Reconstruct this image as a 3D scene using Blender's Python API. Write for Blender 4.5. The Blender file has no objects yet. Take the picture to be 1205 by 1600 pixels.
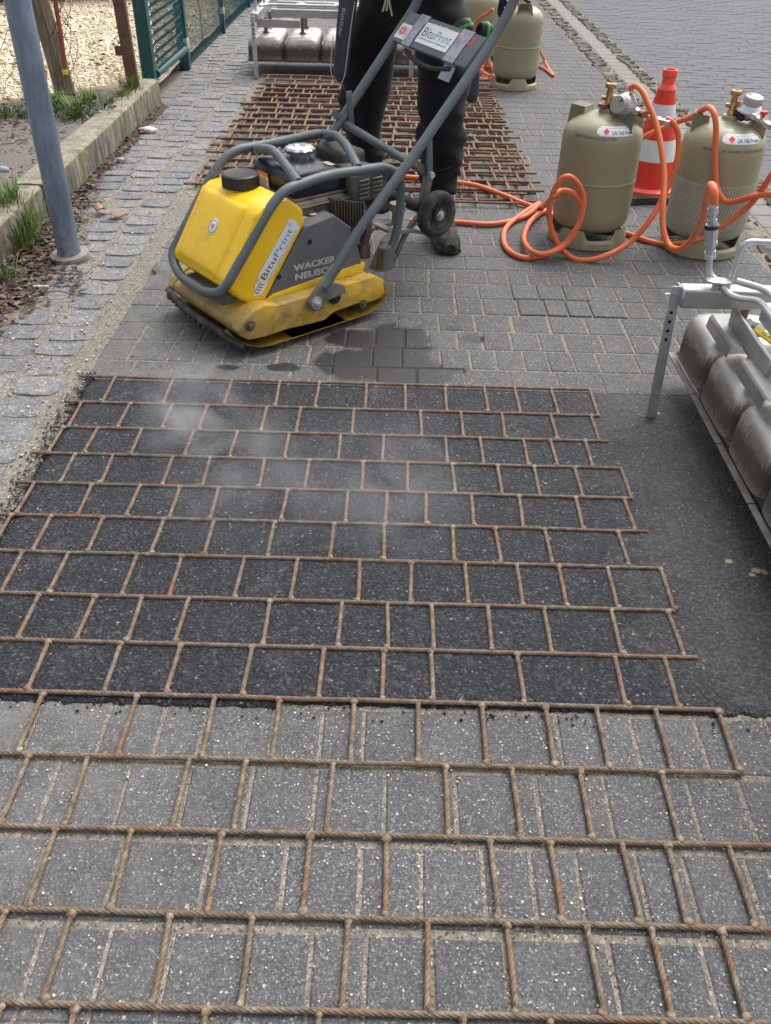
import bpy, bmesh, math, random
import numpy as np
from mathutils import Vector, Matrix, noise as mnoise
random.seed(7)
rs = np.random.RandomState(11)
R = math.radians
scene = bpy.context.scene
col = scene.collection
# ---------------------------------------------------------------- camera
CAM_H = 1.28; PITCH = R(37.5); ROLL = 0.027
R0 = Vector((1, 0, 0)); U0 = Vector((0, math.sin(PITCH), math.cos(PITCH))); F0 = Vector((0, math.cos(PITCH), -math.sin(PITCH)))
Rv = R0*math.cos(ROLL)+U0*math.sin(ROLL); Uv = U0*math.cos(ROLL)-R0*math.sin(ROLL)
cam = bpy.data.cameras.new('camera'); camo = bpy.data.objects.new('camera', cam); col.objects.link(camo)
m = Matrix((Rv, Uv, -F0)).transposed().to_4x4(); m.translation = (0, 0, CAM_H); camo.matrix_world = m
cam.sensor_fit = 'VERTICAL'; cam.sensor_height = 36; cam.sensor_width = 27; cam.lens = 1350/1600*36
cam.clip_start = .02; cam.clip_end = 300
scene.camera = camo
# ---------------------------------------------------------------- world, sun, exposure
SUN_EL = R(58); SUN_AZ = R(35)     # azimuth measured from +Y towards +X
w = bpy.data.worlds.new('World'); scene.world = w; w.use_nodes = True
nt = w.node_tree; nt.nodes.clear()
sky = nt.nodes.new('ShaderNodeTexSky'); sky.sky_type = 'NISHITA'; sky.sun_disc = False
sky.sun_elevation = SUN_EL; sky.sun_rotation = SUN_AZ; sky.air_density = 1.0; sky.dust_density = 6.0; sky.ozone_density = 1.0
hs = nt.nodes.new('ShaderNodeHueSaturation'); hs.inputs['Saturation'].default_value = .29
bg = nt.nodes.new('ShaderNodeBackground'); bg.inputs['Strength'].default_value = .15
wo = nt.nodes.new('ShaderNodeOutputWorld')
nt.links.new(sky.outputs[0], hs.inputs['Color']); nt.links.new(hs.outputs[0], bg.inputs[0]); nt.links.new(bg.outputs[0], wo.inputs[0])
sl = bpy.data.lights.new('sun', 'SUN'); sl.energy = .65; sl.angle = R(60); sl.color = (1, .975, .94)
so = bpy.data.objects.new('sun', sl); col.objects.link(so)
sd = Vector((math.sin(SUN_AZ)*math.cos(SUN_EL), math.cos(SUN_AZ)*math.cos(SUN_EL), math.sin(SUN_EL)))
so.rotation_euler = sd.to_track_quat('Z', 'Y').to_euler(); so.location = sd*10
vs = scene.view_settings; vs.view_transform = 'Standard'; vs.look = 'None'; vs.gamma = 1; vs.use_curve_mapping = False
vs.exposure = 0.80
# ---------------------------------------------------------------- object helpers
def link(o, parent=None):
    col.objects.link(o)
    if parent is not None: o.parent = parent
    return o
def tag(o, label=None, cat=None, group=None, kind=None):
    if label: o['label'] = label
    if cat: o['category'] = cat
    if group: o['group'] = group
    if kind: o['kind'] = kind
    return o
def thing(name, label, cat, loc=(0, 0, 0), rz=0., group=None):
    o = bpy.data.objects.new(name, None); o.empty_display_size = .05; link(o)
    o.location = loc; o.rotation_euler = (0, 0, rz)
    return tag(o, label, cat, group)
def inst(name, me, parent, loc=(0, 0, 0), rz=0., scale=(1, 1, 1), rot=None):
    o = bpy.data.objects.new(name, me); link(o, parent); o.location = loc
    o.rotation_euler = rot if rot else (0, 0, rz); o.scale = scale
    return o
class MB:
    def __init__(s): s.v = []; s.f = []
    def add(s, vs_, fs, M=None):
        n = len(s.v)
        if M is not None: vs_ = [M @ Vector(p) for p in vs_]
        s.v += [tuple(p) for p in vs_]; s.f += [tuple(i+n for i in f) for f in fs]
        return s
    def addbm(s, bm, M=None):
        bm.verts.index_update()
        s.add([v.co.copy() for v in bm.verts], [[v.index for v in f.verts] for f in bm.faces], M); bm.free(); return s
    def box(s, c, d, M=None, bev=0, seg=1):
        bm = bmesh.new(); bmesh.ops.create_cube(bm, size=1)
        for q in bm.verts: q.co = Vector((q.co.x*d[0]+c[0], q.co.y*d[1]+c[1], q.co.z*d[2]+c[2]))
        if bev: bmesh.ops.bevel(bm, geom=bm.edges[:], offset=bev, segments=seg, affect='EDGES', profile=.6)
        return s.addbm(bm, M)
    def prism(s, poly, t0, t1, axes='xz', bev=0, seg=2, M=None, pos=None):
        # poly in the plane of the two axes, extruded along the third
        bm = bmesh.new()
        def mk(p, t):
            if axes == 'xz': return (p[0], t, p[1])
            if axes == 'yz': return (t, p[0], p[1])
            return (p[0], p[1], t)
        a = [bm.verts.new(mk(p, t0)) for p in poly]; b = [bm.verts.new(mk(p, t1)) for p in poly]
        n = len(poly); bm.faces.new(a); bm.faces.new(b[::-1])
        for i in range(n): bm.faces.new((a[i], b[i], b[(i+1) % n], a[(i+1) % n]))
        bmesh.ops.recalc_face_normals(bm, faces=bm.faces[:])
        if bev: bmesh.ops.bevel(bm, geom=bm.edges[:], offset=bev, segments=seg, affect='EDGES', profile=.6)
        return s.addbm(bm, M)
    def tube(s, pts, r, n=10, caps=True, closed=False, prof=None, twist=0.):
        P = [Vector(p) for p in pts]; m_ = len(P)
        rr = r if isinstance(r, (list, tuple)) else [r]*m_
        T = []
        for i in range(m_):
            if closed: d = P[(i+1) % m_]-P[i-1]
            else: d = P[min(i+1, m_-1)]-P[max(i-1, 0)]
            T.append(d.normalized())
        ref = Vector((0, 0, 1)) if abs(T[0].z) < .9 else Vector((1, 0, 0))
        N = (ref-T[0]*ref.dot(T[0])).normalized(); L = 0.
        vv = []; ff = []
        for i in range(m_):
            if i: N = (N-T[i]*N.dot(T[i])).normalized(); L += (P[i]-P[i-1]).length
            Bn = T[i].cross(N)
            for k in range(n):
                a = 2*math.pi*k/n; q = rr[i]*(prof[k] if prof else 1.); b = a+twist*L
                vv.append(P[i]+N*(q*math.cos(b))+Bn*(q*math.sin(b)))
        for i in range(m_ if closed else m_-1):
            j = (i+1) % m_
            for k in range(n):
                l = (k+1) % n
                ff.append((i*n+k, i*n+l, j*n+l, j*n+k))
        if caps and not closed: ff.append(tuple(range(n))[::-1]); ff.append(tuple((m_-1)*n+k for k in range(n)))
        return s.add(vv, ff)
    def cyl(s, a, b, r, n=16, r2=None): return s.tube([a, b], [r, r if r2 is None else r2], n)
    def lathe(s, prof, n=24, M=None, caps=True):
        vv = []; ff = []
        for (r, z) in prof:
            for k in range(n):
                a = 2*math.pi*k/n; vv.append((max(r, 1e-4)*math.cos(a), max(r, 1e-4)*math.sin(a), z))
        for i in range(len(prof)-1):
            for k in range(n):
                l = (k+1) % n; ff.append((i*n+k, i*n+l, (i+1)*n+l, (i+1)*n+k))
        if caps: ff.append(tuple(range(n))[::-1]); ff.append(tuple((len(prof)-1)*n+k for k in range(n)))
        return s.add(vv, ff, M)
    def sph(s, c, r, sub=1, sc=(1, 1, 1)):
        bm = bmesh.new(); bmesh.ops.create_icosphere(bm, subdivisions=sub, radius=1)
        for q in bm.verts: q.co = Vector((q.co.x*r*sc[0]+c[0], q.co.y*r*sc[1]+c[1], q.co.z*r*sc[2]+c[2]))
        return s.addbm(bm)
    def mesh(s, name, mat_, ang=38):
        me = bpy.data.meshes.new(name); me.from_pydata(s.v, [], s.f); me.validate()
        if mat_: me.materials.append(mat_)
        if ang: me.shade_smooth(); me.set_sharp_from_angle(angle=R(ang))
        me.update(); return me
    def build(s, name, mat_, parent=None, ang=38, loc=None):
        o = bpy.data.objects.new(name, s.mesh(name, mat_, ang)); link(o, parent)
        if loc: o.location = loc
        return o
def npmesh(name, V, F, mat_, parent=None, smooth=False):
    me = bpy.data.meshes.new(name); V = np.asarray(V, np.float32); F = np.asarray(F, np.int32)
    k = F.shape[1]
    me.vertices.add(len(V)); me.vertices.foreach_set('co', V.ravel())
    me.loops.add(F.size); me.loops.foreach_set('vertex_index', F.ravel())
    me.polygons.add(len(F)); me.polygons.foreach_set('loop_start', np.arange(0, F.size, k, dtype=np.int32))
    me.update(calc_edges=True)
    if mat_: me.materials.append(mat_)
    if smooth: me.shade_smooth()
    return link(bpy.data.objects.new(name, me), parent)
def smooth_path(pts, step=.02, closed=False):
    P = [Vector(p) for p in pts]; out = []
    n = len(P)
    for i in range(n if closed else n-1):
        if closed: p0, p1, p2, p3 = P[i-1], P[i], P[(i+1) % n], P[(i+2) % n]
        else: p0, p1, p2, p3 = P[max(i-1, 0)], P[i], P[i+1], P[min(i+2, n-1)]
        k = max(2, int((p2-p1).length/step))
        for j in range(k):
            t = j/k
            out.append(.5*((2*p1)+(p2-p0)*t+(2*p0-5*p1+4*p2-p3)*t*t+(3*p1-p0-3*p2+p3)*t**3))
    if not closed: out.append(P[-1])
    return out
def fillet(pts, rad, k=6):
    P = [Vector(p) for p in pts]; out = [P[0]]
    for i in range(1, len(P)-1):
        a = (P[i-1]-P[i]); b = (P[i+1]-P[i]); r = min(rad, a.length*.49, b.length*.49)
        A = P[i]+a.normalized()*r; B = P[i]+b.normalized()*r
        for j in range(k+1):
            t = j/k; out.append(A*(1-t)**2+P[i]*2*t*(1-t)+B*t*t)
    out.append(P[-1]); return out
def frame(o, x, up):
    x = Vector(x).normalized(); up = Vector(up); up = (up-x*up.dot(x)).normalized(); z = x.cross(up)
    M = Matrix((x, up, z)).transposed().to_4x4(); M.translation = Vector(o); return M
def text_geo(body, size, bold=0., align='LEFT', shear=0.):
    cu = bpy.data.curves.new('lettering', 'FONT'); cu.body = body; cu.size = size; cu.offset = bold; cu.align_x = align; cu.shear = shear
    cu.resolution_u = 3
    o = bpy.data.objects.new('lettering', cu); link(o)
    bpy.context.view_layer.update()
    me = bpy.data.meshes.new_from_object(o)
    v = [tuple(q.co) for q in me.vertices]; f = [tuple(p.vertices) for p in me.polygons]
    bpy.data.objects.remove(o); bpy.data.curves.remove(cu); bpy.data.meshes.remove(me)
    return v, f
def text_on(parent, body, size, M, mat_, bold=0., fit=None, name='lettering', shear=0.):
    v, f = text_geo(body, size, bold, shear=shear)
    if fit:
        x1 = max(p[0] for p in v); s = fit/x1; v = [(p[0]*s, p[1], p[2]) for p in v]
    mb = MB(); mb.add(v, f, M); return mb.build(name, mat_, parent, ang=0)
# ---------------------------------------------------------------- material helpers
class NT:
    def __init__(s, name):
        s.m = bpy.data.materials.new(name); s.m.use_nodes = True; s.t = s.m.node_tree
        s.b = s.t.nodes['Principled BSDF']; s.tc = None; s.ge = None
    def n(s, typ, **kw):
        q = s.t.nodes.new(typ)
        for k, v_ in kw.items(): setattr(q, k, v_)
        return q
    def l(s, a, b): s.t.links.new(a, b)
    def put(s, sock, v_):
        if hasattr(v_, 'links') or isinstance(v_, bpy.types.NodeSocket): s.l(v_, sock)
        else: sock.default_value = (tuple(v_)+(1,)) if (isinstance(v_, tuple) and len(v_) == 3 and sock.type == 'RGBA') else v_
    def pos(s):
        if not s.ge: s.ge = s.n('ShaderNodeNewGeometry')
        return s.ge.outputs['Position']
    def obj(s):
        if not s.tc: s.tc = s.n('ShaderNodeTexCoord')
        return s.tc.outputs['Object']
    def rnd(s): return s.n('ShaderNodeObjectInfo').outputs['Random']
    def scale(s, vec, sc):
        q = s.n('ShaderNodeVectorMath', operation='MULTIPLY'); s.l(vec, q.inputs[0]); q.inputs[1].default_value = sc; return q.outputs[0]
    def noise(s, sc, vec=None, det=4., rough=.55, dist=0.):
        q = s.n('ShaderNodeTexNoise'); q.inputs['Scale'].default_value = sc; q.inputs['Detail'].default_value = det
        q.inputs['Roughness'].default_value = rough; q.inputs['Distortion'].default_value = dist
        s.l(vec if vec else s.obj(), q.inputs['Vector']); return q.outputs['Fac']
    def vor(s, sc, vec=None, feature='F1', out='Color'):
        q = s.n('ShaderNodeTexVoronoi', feature=feature); q.inputs['Scale'].default_value = sc
        s.l(vec if vec else s.obj(), q.inputs['Vector']); return q.outputs[out]
    def ramp(s, fac, stops, interp='LINEAR'):
        q = s.n('ShaderNodeValToRGB'); cr = q.color_ramp; cr.interpolation = interp
        while len(cr.elements) < len(stops): cr.elements.new(.5)
        for e, (p, c) in zip(cr.elements, stops):
            e.position = p; e.color = (c, c, c, 1) if not isinstance(c, tuple) else (tuple(c)+(1,))[:4]
        s.l(fac, q.inputs[0]); return q.outputs[0]
    def mix(s, f, a, b, mode='MIX'):
        q = s.n('ShaderNodeMix', data_type='RGBA', blend_type=mode)
        s.put(q.inputs[0], f); s.put(q.inputs[6], a); s.put(q.inputs[7], b); return q.outputs[2]
    def math(s, op, a, b=0., c=None, clamp=False):
        q = s.n('ShaderNodeMath', operation=op); q.use_clamp = clamp; s.put(q.inputs[0], a); s.put(q.inputs[1], b)
        if c is not None: s.put(q.inputs[2], c)
        return q.outputs[0]
    def sepr(s, c): q = s.n('ShaderNodeSeparateXYZ'); s.l(c, q.inputs[0]); return q.outputs
    def bump(s, h, st=.3, d=.002, prev=None):
        q = s.n('ShaderNodeBump'); q.inputs['Strength'].default_value = st; q.inputs['Distance'].default_value = d
        s.l(h, q.inputs['Height'])
        if prev: s.l(prev, q.inputs['Normal'])
        return q.outputs[0]
    def blobs(s, pos, bl, nz=None, amp=.6):
        # soft mask that is 1 inside the listed (x, y, rx, ry) spots, with a ragged edge
        best = None
        for (x, y, rx, ry) in bl:
            a = s.n('ShaderNodeVectorMath', operation='SUBTRACT'); s.l(pos, a.inputs[0]); a.inputs[1].default_value = (x, y, 0)
            b = s.n('ShaderNodeVectorMath', operation='MULTIPLY'); s.l(a.outputs[0], b.inputs[0]); b.inputs[1].default_value = (1/rx, 1/ry, 0)
            c = s.n('ShaderNodeVectorMath', operation='LENGTH'); s.l(b.outputs[0], c.inputs[0])
            best = c.outputs['Value'] if best is None else s.math('MINIMUM', best, c.outputs['Value'])
        if nz is not None: best = s.math('ADD', best, s.math('MULTIPLY', s.math('SUBTRACT', nz, .5), amp*2))
        return s.ramp(best, [(.80, 1.), (1.08, 0.)])
    def out(s, color=None, rough=None, metal=None, normal=None, spec=None, coat=None):
        b = s.b
        if color is not None: s.put(b.inputs['Base Color'], color)
        if rough is not None: s.put(b.inputs['Roughness'], rough)
        if metal is not None: s.put(b.inputs['Metallic'], metal)
        if normal is not None: s.l(normal, b.inputs['Normal'])
        if spec is not None: s.put(b.inputs['Specular IOR Level'], spec)
        if coat is not None: s.put(b.inputs['Coat Weight'], coat)
        return s.m
def simple(name, c, rough=.5, metal=0., var=.25, sc=12., dirt=None, dsc=6., dth=.58, bumpst=.15, bsc=60., coat=0., spec=.5):
    s = NT(name); c2 = tuple(x*(1-var) for x in c)
    nz = s.noise(sc, det=5.); cc = s.mix(s.ramp(nz, [(.35, 0.), (.65, 1.)]), c2, c)
    rg = s.math('ADD', s.math('MULTIPLY', s.noise(sc*2.3, det=4.), .25), rough-.12)
    if dirt:
        dm = s.ramp(s.noise(dsc, det=8., rough=.7), [(dth-.07, 0.), (dth+.1, 1.)])
        cc = s.mix(s.math('MULTIPLY', dm, .8), cc, dirt); rg = s.math('ADD', rg, s.math('MULTIPLY', dm, .25))
    return s.out(cc, rg, metal, s.bump(s.noise(bsc, det=5.), bumpst, .001), spec=spec, coat=coat)
# wet patches and drips left on the pavers beside the machine
WET = [(-.10, 2.42, .15, .12), (.02, 2.56, .13, .17), (.06, 2.38, .13, .12), (-.12, 2.60, .1, .08), (.15, 2.36, .05, .035), (.28, 2.62, .05, .03), (.21, 2.70, .03, .02), (.20, 2.40, .06, .02), (-.33, 2.39, .06, .03), (-.50, 2.38, .04, .02), (.10, 2.30, .06, .05)]
def aggregate(s, dark=1.0, tint=(1, 1, 1)):
    p = s.pos()
    v1 = s.sepr(s.vor(390., p))[0]; v2 = s.sepr(s.vor(150., p))
    base = s.ramp(v1, [(0., (.032, .034, .042)), (.30, (.062, .065, .074)), (.58, (.098, .099, .104)), (.82, (.165, .162, .152)), (.94, (.30, .28, .24)), (.99, (.62, .60, .55))], 'CONSTANT')
    big = s.ramp(v2[0], [(0., (.13, .135, .15)), (.5, (.09, .09, .10)), (.8, (.34, .27, .18)), (.93, (.6, .56, .48))], 'CONSTANT')
    mk = s.math('MULTIPLY', s.math('GREATER_THAN', v2[1], .935), s.math('LESS_THAN', s.vor(150., p, out='Distance'), .40))
    c = s.mix(mk, base, big)
    return c
def m_paver():
    s = NT('concrete_paver'); p = s.pos(); c = aggregate(s)
    fine = s.noise(420., p, 2.); c = s.mix(.30, c, s.ramp(fine, [(.3, .03), (.7, .17)]), 'MIX')
    tone = s.math('ADD', s.math('MULTIPLY', s.rnd(), .22), s.math('MULTIPLY', s.noise(2.2, p, 5.), .5))
    c = s.mix(1., c, s.ramp(tone, [(.2, .84), (.6, 1.14)]), 'MULTIPLY')
    dust = s.ramp(s.noise(6., p, 9., .75), [(.44, 0.), (.70, 1.)]); c = s.mix(s.math('MULTIPLY', dust, .34), c, s.mix(.4, (.17, .16, .14), s.ramp(s.noise(330., p, 5., .8), [(.3, .03), (.5, .15), (.7, .36)])))
    # pale, sandy scuffs along the left side of the lane
    x = s.sepr(p)[0]; side = s.ramp(s.math('ADD', x, s.math('MULTIPLY', s.noise(4., p, 6.), .5)), [(0., 1.), (.001, 1.)])
    sm = s.math('MULTIPLY', s.math('SUBTRACT', -.22, x), 2.2, clamp=True)
    sd_ = s.math('MULTIPLY', sm, s.ramp(s.noise(14., p, 8., .75), [(.42, .15), (.62, 1.)])); c = s.mix(s.math('MULTIPLY', sd_, .6), c, s.mix(.55, (.20, .19, .165), s.ramp(s.noise(330., p, 5., .8), [(.3, .04), (.5, .16), (.7, .42)])))
    wet = s.blobs(p, WET, s.noise(16., p, 6., .65), .55)
    c = s.mix(wet, c, s.mix(1., c, (.15, .15, .165), 'MULTIPLY'))
    tar = s.ramp(s.noise(5.5, p, 8., .8), [(.70, 0.), (.73, 1.)]); c = s.mix(s.math('MULTIPLY', tar, .7), c, (.04, .04, .045))
    h = s.math('ADD', s.vor(240., p, out='Distance'), s.noise(500., p, 3.))
    rg = s.math('SUBTRACT', .82, s.math('MULTIPLY', wet, .36))
    return s.out(c, rg, 0., s.bump(h, .55, .0016))
def m_sand():
    s = NT('sand_bedding'); p = s.pos()
    c = s.ramp(s.noise(60., p, 8., .75), [(.28, (.085, .075, .06)), (.45, (.17, .155, .125)), (.6, (.27, .245, .205)), (.8, (.42, .385, .325))])
    v = s.sepr(s.vor(330., p))[0]
    c = s.mix(s.math('GREATER_THAN', v, .92), c, (.42, .39, .33)); c = s.mix(s.math('LESS_THAN', v, .10), c, (.06, .055, .05))
    c = s.mix(s.ramp(s.noise(3., p, 5.), [(.4, 0.), (.8, .6)]), c, (.15, .14, .12))
    x = s.sepr(p)[0]; c = s.mix(s.math('MULTIPLY', s.math('ADD', x, .4), .8, clamp=True), c, s.mix(1., c, (.95, .93, .9), 'MULTIPLY'))
    wet = s.blobs(p, WET, s.noise(16., p, 6., .65), .55); c = s.mix(wet, c, s.mix(1., c, (.16, .16, .17), 'MULTIPLY'))
    moss = s.ramp(s.noise(11., p, 6., .7), [(.66, 0.), (.78, 1.)]); c = s.mix(s.math('MULTIPLY', moss, .55), c, (.10, .11, .045))
    return s.out(c, .95, 0., s.bump(s.math('ADD', s.noise(150., p, 6., .8), s.vor(190., p, out='Distance')), .7, .002))
def m_asphalt():
    s = NT('bitumen_layer'); p = s.pos(); x, y, z = s.sepr(p)
    v = s.sepr(s.vor(230., p))[0]
    base = s.ramp(v, [(0., (.005, .006, .009)), (.35, (.013, .015, .020)), (.7, (.032, .034, .041)), (.94, (.075, .077, .084)), (.995, (.22, .21, .19))], 'CONSTANT')
    # older, traffic-greyed strip at the right; fresh black inside the mat
    nz = s.noise(5., p, 7., .7)
    old = s.math('MULTIPLY', s.math('ADD', s.math('SUBTRACT', x, .50), s.math('MULTIPLY', s.math('SUBTRACT', nz, .5), .5)), 5., clamp=True)
    oldc = s.ramp(v, [(0., (.034, .035, .039)), (.4, (.052, .052, .055)), (.7, (.072, .071, .071)), (.93, (.11, .106, .10)), (.993, (.24, .23, .21))], 'CONSTANT')
    c = s.mix(old, base, oldc)
    fr = s.blobs(p, [(1.08, 1.75, .22, .48), (.95, 2.15, .12, .1)], s.noise(3., p, 4.), .3); c = s.mix(s.math('MULTIPLY', fr, .6), c, base)
    sc = s.math('MULTIPLY', s.ramp(s.noise(7., p, 8., .75), [(.56, 0.), (.74, 1.)]), s.ramp(s.noise(90., p, 4., .7), [(.42, 0.), (.62, 1.)]))
    c = s.mix(s.math('MULTIPLY', sc, .55), c, (.22, .21, .20))
    dull = s.ramp(s.noise(6.5, p, 6., .65), [(.45, 0.), (.70, 1.)]); c = s.mix(s.math('MULTIPLY', dull, .5), c, s.mix(1., c, (1.5, 1.48, 1.42), 'MULTIPLY'))
    spl = s.blobs(p, [(.787, 1.51, .009, .008), (.839, 1.48, .013, .010), (.856, 1.475, .007, .011), (.825, 1.465, .008, .006)], s.noise(160., p, 5., .8), .9)
    c = s.mix(spl, c, (.42, .33, .22))
    rg = s.math('ADD', .46, s.math('MULTIPLY', s.noise(40., p, 4.), .28))
    h = s.math('ADD', s.noise(230., p, 5., .75), s.math('MULTIPLY', s.vor(140., p, out='Distance'), 1.2))
    return s.out(c, rg, 0., s.bump(h, .9, .0038), spec=.4)
def m_rope(rust=.5, name='steel_rope'):
    s = NT(name); p = s.obj(); q = s.pos()
    c = s.ramp(s.noise(60., q, 6., .7), [(.3, (.065, .05, .034)), (.5, (.165, .13, .092)), (.72, (.30, .255, .19))])
    r_ = s.ramp(s.noise(9., q, 6., .7), [(rust-.06, 0.), (rust+.12, 1.)])
    c = s.mix(s.math('MULTIPLY', r_, .75), c, s.ramp(s.noise(70., q, 4.), [(.3, (.12, .05, .025)), (.7, (.30, .145, .075))]))
    return s.out(c, .72, .25, s.bump(s.noise(300., q, 4.), .4, .001))
def m_sett():
    s = NT('granite_sett'); p = s.pos()
    c = s.ramp(s.sepr(s.vor(170., p))[0], [(0., (.12, .126, .138)), (.5, (.175, .18, .19)), (.85, (.24, .24, .24)), (.97, (.40, .39, .37))], 'CONSTANT')
    c = s.mix(1., c, s.ramp(s.rnd(), [(0., (.80, .82, .88)), (.5, (1., 1., 1.)), (1., (1.22, 1.18, 1.12))]), 'MULTIPLY')
    c = s.mix(s.math('MULTIPLY', s.ramp(s.noise(13., p, 8., .7), [(.45, 0.), (.72, 1.)]), .65), c, (.29, .27, .235))
    return s.out(c, .8, 0., s.bump(s.noise(60., p, 7., .7), .8, .006))
def m_darkpaver():
    s = NT('dark_paver'); p = s.pos()
    c = s.ramp(s.noise(170., p, 5., .7), [(.3, (.045, .046, .054)), (.6, (.075, .077, .088)), (.8, (.13, .13, .135))])
    c = s.mix(1., c, s.ramp(s.noise(3.1, p, 5.), [(.3, .85), (.7, 1.2)]), 'MULTIPLY')
    c = s.mix(s.ramp(s.noise(30., p, 5., .8), [(.68, 0.), (.76, .8)]), c, (.33, .30, .26))
    return s.out(c, .72, 0., s.bump(s.noise(300., p, 4.), .5, .002))
def m_kerb():
    s = NT('old_concrete'); p = s.pos(); ge = s.n('ShaderNodeNewGeometry'); nz = s.sepr(ge.outputs['Normal'])
    c = s.ramp(s.noise(26., p, 9., .75), [(.28, (.15, .135, .10)), (.5, (.32, .29, .225)), (.72, (.47, .43, .35))])
    up = s.math('GREATER_THAN', nz[2], .6)
    st = s.noise(1., s.scale(p, (30., 26., 4.)), 6., .7)       # run-off streaks on the face
    stk = s.math('MULTIPLY', s.ramp(st, [(.42, 1.), (.62, 0.)]), s.math('SUBTRACT', 1., up))
    c = s.mix(s.math('MULTIPLY', stk, .9), c, (.065, .06, .045))
    ms = s.ramp(s.noise(6., p, 8., .75), [(.50, 0.), (.64, 1.)]); c = s.mix(s.math('MULTIPLY', ms, .75), c, (.12, .13, .045)); dk = s.ramp(s.noise(17., p, 8., .75), [(.52, 0.), (.66, 1.)]); c = s.mix(s.math('MULTIPLY', dk, .55), c, (.09, .08, .06))
    sp = s.math('GREATER_THAN', s.sepr(s.vor(130., p))[0], .9); c = s.mix(s.math('MULTIPLY', sp, .5), c, (.12, .11, .10))
    return s.out(c, .95, 0., s.bump(s.noise(70., p, 9., .8), 1., .008))
def m_soil():
    s = NT('bed_soil'); p = s.pos()
    c = s.ramp(s.noise(70., p, 9., .8), [(.3, (.10, .085, .07)), (.5, (.20, .18, .155)), (.7, (.33, .30, .27))])
    return s.out(c, 1., 0., s.bump(s.noise(90., p, 9., .8), 1., .012))
def m_litter_soil():
    s = NT('humus'); p = s.pos()
    c = s.ramp(s.noise(80., p, 9., .8), [(.3, (.03, .022, .016)), (.52, (.085, .06, .042)), (.72, (.19, .14, .10))])
    return s.out(c, .95, 0., s.bump(s.noise(90., p, 9., .8), 1., .01))
def m_leaf(name, a, b, c_):
    s = NT(name); r_ = s.n('ShaderNodeNewGeometry').outputs['Random Per Island']
    c = s.ramp(r_, [(0., a), (.5, b), (1., c_)])
    c = s.mix(s.ramp(s.noise(50., s.pos(), 5.), [(.4, 0.), (.7, .4)]), c, a)
    return s.out(c, .6, 0.)
def m_pebble():
    s = NT('cream_gravel'); r_ = s.n('ShaderNodeNewGeometry').outputs['Random Per Island']
    c = s.ramp(r_, [(0., (.30, .22, .13)), (.12, (.50, .40, .26)), (.45, (.66, .56, .40)), (.8, (.76, .68, .53)), (1., (.82, .78, .68))])
    return s.out(c, .85, 0., s.bump(s.noise(120., s.pos(), 4.), .4, .003))
def m_inox():
    s = NT('heat_stained_steel'); p = s.obj(); x, y, z = s.sepr(p)
    st = s.noise(1., s.scale(p, (110., 110., 22.)), 8., .8)
    lo = s.math('SUBTRACT', 1., s.math('MULTIPLY', s.math('SUBTRACT', z, .105), 9.), clamp=False)
    lo = s.math('ADD', lo, s.math('MULTIPLY', s.math('SUBTRACT', st, .5), 1.05))
    c = s.mix(s.ramp(s.noise(9., p, 5.), [(.3, 0.), (.7, 1.)]), (.42, .40, .37), (.60, .59, .565))
    tan = s.ramp(lo, [(-.08, 0.), (.25, 1.)]); brn = s.ramp(lo, [(.12, 0.), (.42, 1.)]); wht = s.ramp(lo, [(.80, 0.), (1.02, 1.)])
    c = s.mix(s.math('MULTIPLY', tan, .65), c, (.36, .29, .19)); c = s.mix(s.math('MULTIPLY', brn, .85), c, (.055, .040, .030))
    c = s.mix(s.math('MULTIPLY', wht, s.math('MULTIPLY', st, .9)), c, (.36, .32, .32))
    rg = s.math('ADD', .33, s.math('ADD', s.math('MULTIPLY', brn, .38), s.math('MULTIPLY', s.noise(30., p, 5.), .15)))
    mt = s.math('SUBTRACT', .92, s.math('MULTIPLY', brn, .55))
    return s.out(c, rg, mt, s.bump(s.noise(5., p, 4.), .25, .01))
def m_yellow(dirty=.5, name='yellow_plastic'):
    s = NT(name); p = s.obj()
    c = s.mix(s.noise(6., p, 4.), (.82, .49, .006), (.92, .60, .012))
    z = s.sepr(p)[2]; g = s.ramp(s.math('ADD', s.noise(9., p, 9., .75), s.ramp(z, [(.13, .10), (.26, 0.)])), [(dirty-.05, 0.), (dirty+.22, 1.)])
    c = s.mix(s.math('MULTIPLY', g, .75), c, (.30, .23, .12))
    gr = s.ramp(s.noise(26., p, 10., .8), [(.52, 0.), (.75, .35)]); c = s.mix(gr, c, (.45, .36, .20))
    sp = s.ramp(s.noise(1., s.scale(p, (38., 60., 110.)), 6., .8), [(.635, 0.), (.67, 1.)]); c = s.mix(s.math('MULTIPLY', sp, .8), c, (.10, .075, .03))
    rg = s.math('ADD', .34, s.math('MULTIPLY', g, .4))
    return s.out(c, rg, 0., s.bump(s.noise(90., p, 6.), .18, .001))
def m_platey():
    s = NT('worn_yellow_steel'); p = s.obj(); x, y, z = s.sepr(p)
    c = s.mix(s.noise(6., p, 4.), (.60, .36, .02), (.74, .46, .03))
    f = s.math('MULTIPLY', s.math('ADD', s.math('SUBTRACT', x, .10), s.math('MULTIPLY', s.math('SUBTRACT', s.noise(8., p, 8., .7), .5), .5)), 5., clamp=True)
    f = s.math('MAXIMUM', f, s.ramp(s.noise(7., p, 9., .8), [(.43, 0.), (.58, .95)]))
    c = s.mix(s.math('MULTIPLY', f, .78), c, s.ramp(s.noise(20., p, 7., .7), [(.35, (.13, .105, .065)), (.65, (.33, .27, .16))]))
    ch = s.ramp(s.noise(38., p, 6., .8), [(.66, 0.), (.70, 1.)]); c = s.mix(s.math('MULTIPLY', ch, .8), c, (.03, .026, .022))
    return s.out(c, .62, 0., s.bump(s.noise(60., p, 8., .7), .45, .002))
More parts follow.
